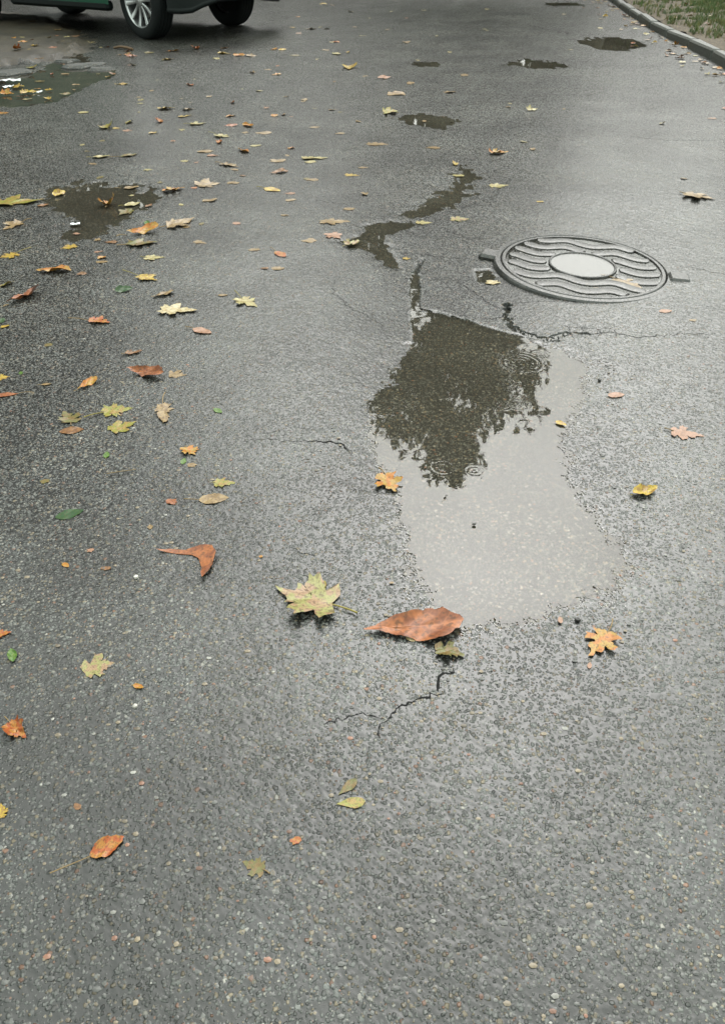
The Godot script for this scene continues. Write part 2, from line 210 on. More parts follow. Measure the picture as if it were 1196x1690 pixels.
const PUDDLES := {
	"main": [0.011, 0.022, [0.217, -3.115, 0.231, -2.9, 0.305, -2.877, 0.466, -2.768, 0.617, -2.659, 0.682, -2.592, 0.756, -2.484, 0.79, -2.391, 0.74, -2.22, 0.637, -2.028, 0.595, -1.891, 0.602, -1.736, 0.63, -1.596, 0.653, -1.495, 0.653, -1.378, 0.605, -1.283, 0.503, -1.223, 0.396, -1.185, 0.281, -1.166, 0.22, -1.176, 0.162, -1.252, 0.118, -1.378, 0.091, -1.495, 0.08, -1.65, 0.043, -1.765, 0.017, -1.958, 0.028, -2.14, 0.088, -2.261, 0.162, -2.391, 0.192, -2.633]],
	"small": [0.008, 0.06, [0.022, -3.987, 0.136, -4.036, 0.302, -3.987, 0.221, -3.891, 0.13, -3.817, 0.103, -3.71, 0.138, -3.541, 0.166, -3.377, 0.119, -3.407, 0.041, -3.582, -0.054, -3.666, -0.116, -3.727, -0.025, -3.799]],
	"speck": [0.0047, 0.11, [0.691, -5.236, 0.797, -4.944, 0.706, -4.53, 0.568, -4.277, 0.382, -4.066, 0.233, -4.016, 0.157, -4.191, 0.318, -4.355, 0.445, -4.653, 0.529, -4.986]],
	"far": [0.008, 0.09, [0.232, -6.667, 0.462, -6.785, 0.679, -6.69, 0.758, -6.486, 0.639, -6.23, 0.48, -6.293, 0.346, -6.442]],
	"fartwo": [0.013, 0.08, [1.597, -9.446, 1.948, -9.71, 2.234, -9.276, 1.995, -9.072, 1.781, -9.153]],
	"farthree": [0.02, 0.12, [2.851, -11.206, 3.163, -11.507, 3.572, -11.385, 3.505, -10.863, 3.054, -10.435, 2.907, -10.645]],
	"left": [0.0068, 0.14, [-1.851, -4.653, -1.67, -4.781, -1.341, -4.653, -1.163, -4.47, -1.2, -4.244, -1.288, -4.087, -1.33, -3.844, -1.445, -3.692, -1.555, -3.844, -1.56, -4.087, -1.783, -4.321]],
	"car": [0.022, 0.08, [-3.866, -11.032, -3.24, -9.848, -2.893, -9.194, -2.569, -8.762, -2.617, -8.435, -2.666, -8.064, -2.706, -7.632, -2.762, -7.267, -2.97, -7.108, -3.419, -7.057, -3.861, -8.097, -3.518, -8.435, -3.364, -8.876, -3.437, -9.489, -3.751, -10.183]],
	"hole": [0.012, 0.02, [0.517, -3.34, 0.582, -3.34, 0.605, -3.267, 0.579, -3.196, 0.521, -3.21]],
	"streak": [0.012, 0.08, [0.539, -9.446, 0.693, -9.532, 0.876, -9.446, 0.819, -9.235, 0.607, -9.235]],
	"top": [0.014, 0.08, [3.382, -16.644, 4.036, -16.767, 4.06, -16.283, 3.378, -16.05]],
	"chan": [0.013, 0.014, [0.235, -3.296, 0.259, -3.274, 0.242, -3.169, 0.246, -3.069, 0.225, -2.883, 0.205, -2.883, 0.216, -3.037, 0.217, -3.203]],
}
const CRACKS := [
	[0.013, 0.03, [0.612, -2.961, 0.583, -2.853, 0.595, -2.74, 0.644, -2.675, 0.716, -2.623]],
	[0.0085, 0.02, [0.716, -2.623, 0.802, -2.696, 0.882, -2.68]],
	[0.01, 0.018, [0.283, -3.477, 0.248, -3.325, 0.225, -3.253, 0.249, -3.162, 0.215, -3.03, 0.225, -2.924, 0.273, -2.883, 0.444, -2.784]],
	[0.006, 0.009, [0.466, -1.5, 0.484, -1.452, 0.485, -1.401, 0.463, -1.352, 0.401, -1.293, 0.337, -1.262, 0.289, -1.229]],
	[0.012, 0.01, [1.478, -9.318, 1.803, -9.276, 2.39, -9.235, 2.688, -9.112]],
	[0.015, 0.015, [2.032, -13.512, 2.425, -13.347, 2.661, -12.435, 3.032, -11.631]],
	[0.012, 0.012, [0.61, -9.276, 0.144, -9.112, -0.497, -8.876]],
	[0.01, 0.012, [-0.189, -6.714, 0.208, -6.69]],
	[0.02, 0.02, [-2.695, -8.876, -2.466, -9.112, -1.806, -9.446]],
]
const HAIRLINES := [
	[0.0075, [0.194, -1.052, 0.176, -1.03, 0.163, -1.011, 0.167, -0.989]],
	[0.006, [0.167, -0.989, 0.129, -0.966, 0.065, -0.941, 0.047, -0.923]],
	[0.0035, [0.047, -0.923, 0.002, -0.932, -0.035, -0.921, -0.077, -0.903]],
	[0.003, [0.052, -0.926, 0.037, -0.901, 0.041, -0.878]],
	[0.008, [0.425, -3.203, 0.499, -3.037, 0.583, -2.9, 0.611, -2.955]],
	[0.008, [0.583, -2.853, 0.533, -2.813, 0.485, -2.824]],
	[0.008, [0.165, -3.566, 0.269, -3.541, 0.397, -3.501, 0.487, -3.469]],
	[0.01, [0.428, -3.881, 0.551, -3.754, 0.706, -3.763, 0.742, -3.799]],
	[0.009, [0.871, -2.686, 0.957, -2.696, 1.064, -2.654, 1.186, -2.67]],
	[0.005, [1.186, -2.67, 1.286, -2.686, 1.379, -2.68]],
	[0.004, [0.822, -2.734, 0.814, -2.643]],
	[0.004, [0.872, -2.74, 0.858, -2.649]],
	[0.004, [0.932, -2.74, 0.924, -2.659]],
	[0.004, [0.993, -2.723, 0.983, -2.659]],
	[0.004, [0.79, -2.751, 0.872, -2.74, 0.988, -2.723]],
	[0.0042, [-0.373, -1.931, -0.223, -1.934, -0.128, -1.92, -0.072, -1.924, -0.033, -1.858]],
	[0.008, [1.503, -3.385, 1.571, -3.34, 1.699, -3.274]],
	[0.005, [-0.142, -3.169, -0.121, -3.069, -0.058, -2.943, 0.03, -2.824, 0.089, -2.74]],
	[0.003, [-0.105, -3.274, -0.124, -3.169]],
	[0.003, [0.273, -3.462, 0.252, -3.347]],
	[0.006, [0.278, -3.224, 0.373, -3.224, 0.432, -3.217]],
	[0.005, [0.611, -2.955, 0.725, -2.992, 0.827, -2.986]],
	[0.006, [0.216, -3.789, 0.377, -3.789, 0.545, -3.754]],
	[0.0025, [-0.185, -1.435, -0.121, -1.412]],
	[0.009, [1.987, -5.972, 2.214, -5.841, 2.574, -5.859]],
	[0.007, [-0.272, -4.412, -0.131, -4.343, 0.042, -4.377]],
]
const KERB_LINE := [3.492, -6.714, 3.854, -8.762, 4.037, -10.808, 4.079, -11.954, 4.364, -14.3, 4.778, -17.28]
const WATER := -0.004
const WHOLE_LEAF := 4242
var rng := RandomNumberGenerator.new()
var used := {}
var macro := FastNoiseLite.new()
var M := {}

# ------------------------------------------------------------------ helpers
func numbered(called: String) -> String:
	var n: int = used.get(called, 0)
	used[called] = n + 1
	return called if n == 0 else "%s_%03d" % [called, n]

func tag(o: Node, label: String, category := "", group := "", kind := "") -> void:
	o.set_meta("label", label)
	if category: o.set_meta("category", category)
	if group: o.set_meta("group", group)
	if kind: o.set_meta("kind", kind)

func thing(called: String, label: String, category: String, at: Vector3, turn := 0.0, group := "", kind := "") -> Node3D:
	var o := Node3D.new()
	o.name = numbered(called)
	add_child(o)
	o.position = at
	o.rotation.y = turn
	tag(o, label, category, group, kind)
	return o

func part(parent: Node, called: String, mesh: Mesh, mat: Material, t := Transform3D.IDENTITY) -> MeshInstance3D:
	var o := MeshInstance3D.new()
	o.name = called
	o.mesh = mesh
	o.material_override = mat
	o.transform = t
	parent.add_child(o, true)
	return o

func solo(called: String, mesh: Mesh, mat: Material, label: String, category: String, at := Vector3.ZERO, turn := 0.0, group := "", kind := "") -> MeshInstance3D:
	var o := MeshInstance3D.new()
	o.name = numbered(called)
	o.mesh = mesh
	o.material_override = mat
	o.position = at
	o.rotation.y = turn
	add_child(o)
	tag(o, label, category, group, kind)
	return o

func lin(r: float, g: float, b: float, a := 1.0) -> Color:
	return Color(r, g, b, a).linear_to_srgb()

func mat(c: Color, rough := 0.6, spec := 0.5, metal := 0.0) -> StandardMaterial3D:
	var m := StandardMaterial3D.new()
	m.albedo_color = c
	m.roughness = rough
	m.metallic_specular = spec
	m.metallic = metal
	return m

func noise(freq: float, sd: int, kind := FastNoiseLite.TYPE_SIMPLEX_SMOOTH, oct := 1) -> FastNoiseLite:
	var n := FastNoiseLite.new()
	n.noise_type = kind
	n.seed = sd
	n.frequency = freq
	n.fractal_type = FastNoiseLite.FRACTAL_NONE if oct == 1 else FastNoiseLite.FRACTAL_FBM
	n.fractal_octaves = oct
	return n

func mesh_of(v: PackedVector3Array, idx: PackedInt32Array, n = null, uv = null, uv2 = null, col = null) -> ArrayMesh:
	var a := []
	a.resize(Mesh.ARRAY_MAX)
	a[Mesh.ARRAY_VERTEX] = v
	a[Mesh.ARRAY_INDEX] = idx
	if n == null:
		n = normals_of(v, idx)
	a[Mesh.ARRAY_NORMAL] = n
	if uv != null: a[Mesh.ARRAY_TEX_UV] = uv
	if uv2 != null: a[Mesh.ARRAY_TEX_UV2] = uv2
	if col != null: a[Mesh.ARRAY_COLOR] = col
	var m := ArrayMesh.new()
	m.add_surface_from_arrays(Mesh.PRIMITIVE_TRIANGLES, a)
	return m

func normals_of(v: PackedVector3Array, idx: PackedInt32Array) -> PackedVector3Array:
	var n := PackedVector3Array()
	n.resize(v.size())
	for t in range(0, idx.size(), 3):
		var a := v[idx[t]]
		var f := (v[idx[t + 2]] - a).cross(v[idx[t + 1]] - a)
		n[idx[t]] += f
		n[idx[t + 1]] += f
		n[idx[t + 2]] += f
	for i in n.size():
		n[i] = n[i].normalized()
	return n

func lathe(profile: PackedVector2Array, seg := 48, arc := TAU) -> ArrayMesh:
	# profile of (radius, height); the solid turns about y. Hard edges come from doubled profile points.
	var v := PackedVector3Array()
	var idx := PackedInt32Array()
	var np := profile.size()
	for s in seg + 1:
		var a := arc * s / seg
		for p in profile:
			v.append(Vector3(p.x * cos(a), p.y, p.x * sin(a)))
	for s in seg:
		for k in np - 1:
			var i := s * np + k
			idx.append_array([i, i + 1, i + np, i + 1, i + np + 1, i + np])
	return mesh_of(v, idx)

func tube(path: PackedVector3Array, r0: float, r1: float, sides := 7) -> ArrayMesh:
	var v := PackedVector3Array()
	var idx := PackedInt32Array()
	var m := path.size()
	for i in m:
		var d := (path[mini(i + 1, m - 1)] - path[maxi(i - 1, 0)]).normalized()
		var u := d.cross(Vector3.UP if absf(d.y) < 0.9 else Vector3.RIGHT).normalized()
		var w := d.cross(u)
		var r := lerpf(r0, r1, i / float(m - 1))
		for s in sides:
			var a := TAU * s / sides
			v.append(path[i] + (u * cos(a) + w * sin(a)) * r)
	for i in m - 1:
		for s in sides:
			var a := i * sides + s
			var b := i * sides + (s + 1) % sides
			idx.append_array([a, b, a + sides, b, b + sides, a + sides])
	var c0 := v.size()
	v.append(path[0])
	v.append(path[m - 1])
	for s in sides:
		idx.append_array([c0, (s + 1) % sides, s, c0 + 1, (m - 1) * sides + s, (m - 1) * sides + (s + 1) % sides])
	return mesh_of(v, idx)

func chamfer_box(size: Vector3, c: float, jitter := 0.0) -> ArrayMesh:
	# a box with chamfered edges, flat shaded
	var h := size / 2
	var st := SurfaceTool.new()
	st.begin(Mesh.PRIMITIVE_TRIANGLES)
	st.set_smooth_group(-1)
	var pts := {}
	for sx in [-1, 1]:
		for sy in [-1, 1]:
			for sz in [-1, 1]:
				var j := Vector3(rng.randf_range(-jitter, jitter), rng.randf_range(-jitter, jitter), rng.randf_range(-jitter, jitter))
				pts[[sx, sy, sz, 0]] = Vector3(sx * h.x, sy * (h.y - c), sz * (h.z - c)) + j
				pts[[sx, sy, sz, 1]] = Vector3(sx * (h.x - c), sy * h.y, sz * (h.z - c)) + j
				pts[[sx, sy, sz, 2]] = Vector3(sx * (h.x - c), sy * (h.y - c), sz * h.z) + j
	var quads := []
	for s in [-1, 1]:
		quads.append([[s, -1, -1, 0], [s, 1, -1, 0], [s, 1, 1, 0], [s, -1, 1, 0]])
		quads.append([[-1, s, -1, 1], [1, s, -1, 1], [1, s, 1, 1], [-1, s, 1, 1]])
		quads.append([[-1, -1, s, 2], [1, -1, s, 2], [1, 1, s, 2], [-1, 1, s, 2]])
		for t in [-1, 1]:
			quads.append([[s, t, -1, 0], [s, t, 1, 0], [s, t, 1, 1], [s, t, -1, 1]])
			quads.append([[s, -1, t, 0], [s, 1, t, 0], [s, 1, t, 2], [s, -1, t, 2]])
			quads.append([[-1, s, t, 1], [1, s, t, 1], [1, s, t, 2], [-1, s, t, 2]])
	var tris := []
	for q in quads:
		tris.append([pts[q[0]], pts[q[1]], pts[q[2]]])
		tris.append([pts[q[0]], pts[q[2]], pts[q[3]]])
	for sx in [-1, 1]:
		for sy in [-1, 1]:
			for sz in [-1, 1]:
				tris.append([pts[[sx, sy, sz, 0]], pts[[sx, sy, sz, 1]], pts[[sx, sy, sz, 2]]])
	for t in tris:
		var a: Vector3 = t[0]
		var b: Vector3 = t[1]
		var d: Vector3 = t[2]
		if (b - a).cross(d - a).dot(a + b + d) > 0:
			st.add_vertex(a); st.add_vertex(d); st.add_vertex(b)
		else:
			st.add_vertex(a); st.add_vertex(b); st.add_vertex(d)
	st.generate_normals()
	return st.commit()

func pebble_mesh(sd: int) -> ArrayMesh:
	var r := RandomNumberGenerator.new()
	r.seed = sd
	var s := SphereMesh.new()
	s.radial_segments = 6
	s.rings = 2
	s.radius = 1.0
	s.height = 2.0
	var a := s.get_mesh_arrays()
	var v: PackedVector3Array = a[Mesh.ARRAY_VERTEX]
	var bumps := []
	for k in 4:
		bumps.append([Vector3(r.randfn(), r.randfn(), r.randfn()).normalized(), r.randf_range(-0.6, 0.5)])
	for i in v.size():
		var p := v[i]
		var k := 1.0
		for b in bumps:
			k += b[1] * maxf(0.0, p.dot(b[0]))
		v[i] = p * k
	var st := SurfaceTool.new()
	st.begin(Mesh.PRIMITIVE_TRIANGLES)
	st.set_smooth_group(-1)
	for i in a[Mesh.ARRAY_INDEX]: st.add_vertex(v[i])
	st.generate_normals()
	return st.commit()

func sd_poly(x: float, z: float, p: PackedFloat32Array) -> float:
	# signed distance to a closed outline, negative inside
	var n := p.size() / 2
	var best := 1e9
	var inside := false
	var jx := p[2 * n - 2]
	var jz := p[2 * n - 1]
	for i in n:
		var ix := p[2 * i]
		var iz := p[2 * i + 1]
		var ex := jx - ix
		var ez := jz - iz
		var wx := x - ix
		var wz := z - iz
		var t := clampf((wx * ex + wz * ez) / (ex * ex + ez * ez), 0.0, 1.0)
		var dx := wx - ex * t
		var dz := wz - ez * t
		var d := dx * dx + dz * dz
		if d < best: best = d
		if (iz > z) != (jz > z) and x < (jx - ix) * (z - iz) / (jz - iz) + ix:
			inside = not inside
		jx = ix
		jz = iz
	return -sqrt(best) if inside else sqrt(best)

func level(x: float, z: float) -> float:
	# the road's slow swells and dips
	return 0.0032 * macro.get_noise_2d(x, z)

# ------------------------------------------------------------------ scene
func _ready() -> void:
	rng.seed = 7
	var cam := Camera3D.new()
	cam.name = "camera"
	cam.projection = Camera3D.PROJECTION_FRUSTUM
	cam.near = 0.05
	cam.far = 400.0
	cam.size = 0.05 * 1690.0 / 1232.0
	cam.frustum_offset = Vector2(0, -0.05 * 45.0 / 1232.0)
	cam.position = Vector3(0, 1.3, 0)
	cam.rotation_degrees = Vector3(-37.3, 0, 0)
	add_child(cam)
	cam.current = true
	var env := Environment.new()
	env.background_mode = Environment.BG_SKY
	var sky := PanoramaSkyMaterial.new()
	sky.panorama = overcast(13.0, 46.0)
	env.sky = Sky.new()
	env.sky.sky_material = sky
	env.tonemap_mode = Environment.TONE_MAPPER_LINEAR
	env.tonemap_exposure = 2.65
	env.sdfgi_enabled = true
	env.ssao_enabled = true
	env.ssil_enabled = true
	var we := WorldEnvironment.new()
	we.name = "world_environment"
	we.environment = env
	add_child(we)
	var sun := DirectionalLight3D.new()
	sun.name = "sun"
	sun.light_energy = 0.15
	sun.light_color = Color(1.0, 0.97, 0.92)
	sun.light_angular_distance = 90.0
	sun.rotation_degrees = Vector3(-46, 167, 0)
	sun.shadow_enabled = true
	add_child(sun)

	macro = noise(0.9, 11, FastNoiseLite.TYPE_SIMPLEX_SMOOTH, 2)
	make_materials()
	make_road()
	make_puddles()
	make_verge()
	make_pavement()
	make_manhole()
	make_car()
	make_trees()
	make_leaves()
	make_litter()

func overcast(az: float, el: float) -> ImageTexture:
	# a closed cloud cover: paler towards the zenith, brightest where the sun stands behind it
	var w := 512
	var hgt := 256
	var im := Image.create(w, hgt, false, Image.FORMAT_RGBF)
	var cl := noise(1.6, 77, FastNoiseLite.TYPE_SIMPLEX_SMOOTH, 4)
	var s := Vector3(sin(deg_to_rad(az)) * cos(deg_to_rad(el)), sin(deg_to_rad(el)), -cos(deg_to_rad(az)) * cos(deg_to_rad(el)))
	for j in hgt:
		var th := PI * (j + 0.5) / hgt
		for i in w:
			var ph := TAU * (i + 0.5) / w
			var d := Vector3(sin(th) * sin(ph), cos(th), -sin(th) * cos(ph))
			var y := maxf(d.y, 0.0)
			var a := rad_to_deg(acos(clampf(d.dot(s), -1, 1)))
			var cloud := cl.get_noise_3d(d.x, d.y * 1.6, d.z)
			var base := (0.50 + 0.40 * y) * (1.0 + 0.22 * cloud)
			var glow := (3.9 * exp(-pow(a / 17.0, 2.0)) + 0.45 * exp(-pow(a / 42.0, 2.0))) * (1.0 + 0.25 * cloud)
			var c := Color(0.885, 1.0, 0.92) * base + Color(1.0, 0.965, 0.95) * glow
			if d.y < 0.0: c = Color(0.2, 0.21, 0.2) * 0.6
			im.set_pixel(i, j, c)
	return ImageTexture.create_from_image(im)

func make_materials() -> void:
	# --- asphalt: stones of two sizes set in bitumen, their tops worn bare, the pits between filled smooth by rain
	var n := 1024
	var grit := noise(1.0 / 2.6, 9).get_seamless_image(n, n).get_data()
	var blot := noise(1.0 / 90.0, 21, FastNoiseLite.TYPE_SIMPLEX_SMOOTH, 3).get_seamless_image(n, n).get_data()
	var r := RandomNumberGenerator.new()
	r.seed = 4
	var hs := PackedFloat32Array()   # how high the stone stands at each point
	hs.resize(n * n)
	var who := PackedInt32Array()    # which stone it is, 0 for bitumen
	who.resize(n * n)
	var tone := PackedVector3Array([Vector3(0.019, 0.020, 0.0195)])
	for k in 17500:
		var coarse := k % 5 == 0
		var rad := r.randf_range(3.6, 7.2) if coarse else r.randf_range(1.7, 4.0)
		var top := (r.randf_range(0.45, 1.0) if coarse else r.randf_range(0.25, 0.75)) * (1.0 if r.randf() < 0.8 else 0.5)
		var u := r.randf()
		var c := Vector3(0.086, 0.092, 0.087) * r.randf_range(0.3, 1.75)
		if u > 0.955: c = Vector3(0.26, 0.255, 0.23) * r.randf_range(0.7, 1.25)
		elif u > 0.82: c = Vector3(0.18, 0.15, 0.10) * r.randf_range(0.6, 1.2)
		elif u > 0.79: c = Vector3(0.19, 0.10, 0.062) * r.randf_range(0.6, 1.1)
		tone.append(c)
		# a chipped stone: flat faces round a middle
		var fx := PackedFloat32Array()
		var fy := PackedFloat32Array()
		var turn := r.randf() * TAU
		for q in 6:
			var a := turn + TAU * (q + r.randf_range(-0.32, 0.32)) / 6.0
			var reach := rad * r.randf_range(0.6, 1.1)
			fx.append(cos(a) / reach)
			fy.append(sin(a) / reach)
		var tx := r.randf_range(-0.3, 0.3) / rad
		var ty := r.randf_range(-0.3, 0.3) / rad
		var cx := r.randi() % n
		var cy := r.randi() % n
		var m0 := int(rad * 1.25) + 1
		for dy in range(-m0, m0 + 1):
			var row := posmod(cy + dy, n) * n
			for dx in range(-m0, m0 + 1):
				var f := fx[0] * dx + fy[0] * dy
				for q in range(1, 6):
					f = maxf(f, fx[q] * dx + fy[q] * dy)
				if f >= 1.0: continue
				var hgt0 := top * minf(1.0, (1.0 - f) * 3.2) * (1.0 + tx * dx + ty * dy)
				var o := row + posmod(cx + dx, n)
				if hgt0 > hs[o]:
					hs[o] = hgt0
					who[o] = k + 1
	var alb := PackedByteArray()
	alb.resize(n * n * 3)
	var hgt := PackedByteArray()
	hgt.resize(n * n)
	var rgh := PackedByteArray()
	rgh.resize(n * n)
	var gam := PackedByteArray()
	gam.resize(1025)
	for k in 1025:
		gam[k] = int(255.0 * pow(k / 1024.0, 1.0 / 2.2))
	for i in n * n:
		var g := grit[i] / 255.0
		var h := hs[i]
		var c := tone[0].lerp(tone[who[i]], clampf(h * 7.0, 0.0, 1.0)) * (0.6 + 0.7 * g + 0.22 * (blot[i] / 255.0 - 0.5))
		alb[3 * i] = gam[mini(1024, int(c.x * 1024))]
		alb[3 * i + 1] = gam[mini(1024, int(c.y * 1024))]
		alb[3 * i + 2] = gam[mini(1024, int(c.z * 1024))]
		var flood := 0.12 + 0.14 * (blot[i] / 255.0)
		var hh := h * 0.85 + 0.10 * g
		rgh[i] = int(255.0 * (0.26 if hh <= flood else 0.36 + 0.18 * g))
		hgt[i] = int(clampf(maxf(hh, flood + 0.03 * g), 0.0, 1.0) * 255.0)
	var at := ImageTexture.create_from_image(Image.create_from_data(n, n, false, Image.FORMAT_RGB8, alb))
	var ht := ImageTexture.create_from_image(Image.create_from_data(n, n, false, Image.FORMAT_L8, hgt))
	var rt := ImageTexture.create_from_image(Image.create_from_data(n, n, false, Image.FORMAT_L8, rgh))
	var stain := Image.create(256, 256, false, Image.FORMAT_RGB8)
	var sn := noise(1.0 / 40.0, 31, FastNoiseLite.TYPE_SIMPLEX_SMOOTH, 4).get_seamless_image(256, 256)
	var sn2 := noise(1.0 / 14.0, 35, FastNoiseLite.TYPE_SIMPLEX_SMOOTH, 3).get_seamless_image(256, 256)
	for y in 256:
		for x in 256:
			var a := sn.get_pixel(x, y).r
			var b := sn2.get_pixel(x, y).r
			var k := clampf(0.55 + 0.38 * a + 0.16 * b, 0.0, 1.0)
			stain.set_pixel(x, y, Color(k, k * (0.985 + 0.015 * b), k * (0.95 + 0.05 * b)))
	var stain_tex := ImageTexture.create_from_image(stain)
	var m := mat(Color.WHITE, 1.0, 0.5)
	m.albedo_texture = at
	m.roughness_texture = rt
	m.heightmap_enabled = true
	m.heightmap_texture = ht
	m.heightmap_scale = 0.3
	m.detail_enabled = true
	m.detail_albedo = stain_tex
	m.detail_blend_mode = BaseMaterial3D.BLEND_MODE_MUL
	m.detail_uv_layer = BaseMaterial3D.DETAIL_UV_2
	M.asphalt = m
	var mb: StandardMaterial3D = m.duplicate()
	mb.detail_enabled = false
	mb.uv1_triplanar = true
	mb.uv1_scale = Vector3(1.39, 1.39, 1.39)
	M.asphalt_block = mb
	mb.roughness_texture = null
	mb.roughness = 0.75
	var bd2: StandardMaterial3D = m.duplicate()
	bd2.albedo_color = Color(0.95, 0.915, 0.85)
	bd2.metallic_specular = 0.0
	bd2.specular_mode = BaseMaterial3D.SPECULAR_DISABLED
	bd2.heightmap_scale = 0.08
	M.bed = bd2
	var md: StandardMaterial3D = m.duplicate()
	md.albedo_color = Color(0.98, 0.88, 0.72)
	md.roughness_texture = null
	md.roughness = 0.6
	M.mud = md
	# --- old concrete of kerb and pavement
	var cn := NoiseTexture2D.new()
	cn.width = 512
	cn.height = 512
	cn.seamless = true
	cn.noise = noise(0.05, 41, FastNoiseLite.TYPE_SIMPLEX_SMOOTH, 5)
	var cr := Gradient.new()
	cr.colors = PackedColorArray([lin(0.028, 0.03, 0.026), lin(0.06, 0.062, 0.054), lin(0.11, 0.108, 0.095)])
	cr.offsets = PackedFloat32Array([0.25, 0.5, 0.8])
	cn.color_ramp = cr
	var ch := NoiseTexture2D.new()
	ch.width = 512
	ch.height = 512
	ch.seamless = true
	ch.noise = noise(0.12, 43, FastNoiseLite.TYPE_SIMPLEX_SMOOTH, 4)
	var c := mat(Color.WHITE, 0.45, 0.5)
	c.albedo_texture = cn
	c.uv1_triplanar = true
	c.uv1_world_triplanar = true
	c.uv1_scale = Vector3(1.6, 1.6, 1.6)
	c.heightmap_enabled = true
	c.heightmap_texture = ch
	c.heightmap_scale = 0.5
	M.concrete = c
	# --- soil
	var sr := Gradient.new()
	sr.colors = PackedColorArray([lin(0.03, 0.022, 0.014), lin(0.07, 0.05, 0.03), lin(0.12, 0.09, 0.045)])
	sr.offsets = PackedFloat32Array([0.3, 0.5, 0.8])
	var so := NoiseTexture2D.new()
	so.width = 512
	so.height = 512
	so.seamless = true
	so.noise = noise(0.06, 51, FastNoiseLite.TYPE_SIMPLEX_SMOOTH, 5)
	so.color_ramp = sr
	var s := mat(Color.WHITE, 0.8, 0.4)
	s.albedo_texture = so
	s.uv1_triplanar = true
	s.uv1_world_triplanar = true
	s.uv1_scale = Vector3(0.8, 0.8, 0.8)
	M.soil = s
	# --- muddy rain water: a smooth sheet, a little cloudy
	var w := mat(lin(0.098, 0.090, 0.070, 0.20), 0.02, 0.40)
	w.transparency = BaseMaterial3D.TRANSPARENCY_ALPHA
	M.water = w
	var w2 := mat(lin(0.09, 0.085, 0.07, 0.16), 0.02, 0.36)
	w2.transparency = BaseMaterial3D.TRANSPARENCY_ALPHA
	M.clear_water = w2
	# --- wet cast iron
	var ir := Gradient.new()
	ir.colors = PackedColorArray([lin(0.012, 0.0125, 0.012), lin(0.028, 0.028, 0.026), lin(0.06, 0.052, 0.040)])
	ir.offsets = PackedFloat32Array([0.3, 0.55, 0.85])
	var it := NoiseTexture2D.new()
	it.width = 512
	it.height = 512
	it.seamless = true
	it.noise = noise(0.03, 61, FastNoiseLite.TYPE_SIMPLEX_SMOOTH, 5)
	it.color_ramp = ir
	var iron := mat(Color.WHITE, 0.24, 0.6, 0.15)
	iron.albedo_texture = it
	iron.uv1_triplanar = true
	iron.uv1_scale = Vector3(3, 3, 3)
	iron.heightmap_enabled = true
	iron.heightmap_texture = ch
	iron.heightmap_scale = 0.12
	M.iron = iron
	# --- car
	M.paint = mat(lin(0.006, 0.065, 0.036), 0.4, 0.35, 0.0)
	M.paint.clearcoat_enabled = true
	M.paint.clearcoat = 0.5
	M.paint.clearcoat_roughness = 0.06
	M.plastic = mat(lin(0.006, 0.009, 0.0085), 0.6, 0.3)
	M.rubber = mat(lin(0.008, 0.010, 0.010), 0.7, 0.3)
	M.alloy = mat(lin(0.42, 0.43, 0.43), 0.28, 0.5, 0.85)
	M.dark = mat(lin(0.01, 0.01, 0.01), 0.8)
	M.steel = mat(lin(0.2, 0.19, 0.18), 0.35, 0.5, 0.9)
	M.glass = mat(lin(0.01, 0.014, 0.014), 0.05, 0.6)
	M.lamp = mat(lin(0.6, 0.62, 0.62), 0.08, 0.6)
	M.bark = mat(lin(0.05, 0.042, 0.032), 0.9)
	M.foliage = mat(Color.WHITE, 0.6)
	M.foliage.vertex_color_use_as_albedo = true
	M.foliage.backlight_enabled = true
	M.foliage.backlight = Color(0.25, 0.25, 0.12)
	M.grass = mat(Color.WHITE, 0.55)
	M.grass.vertex_color_use_as_albedo = true
	M.stones = mat(Color.WHITE, 0.4, 0.5)
	M.stones.vertex_color_use_as_albedo = true

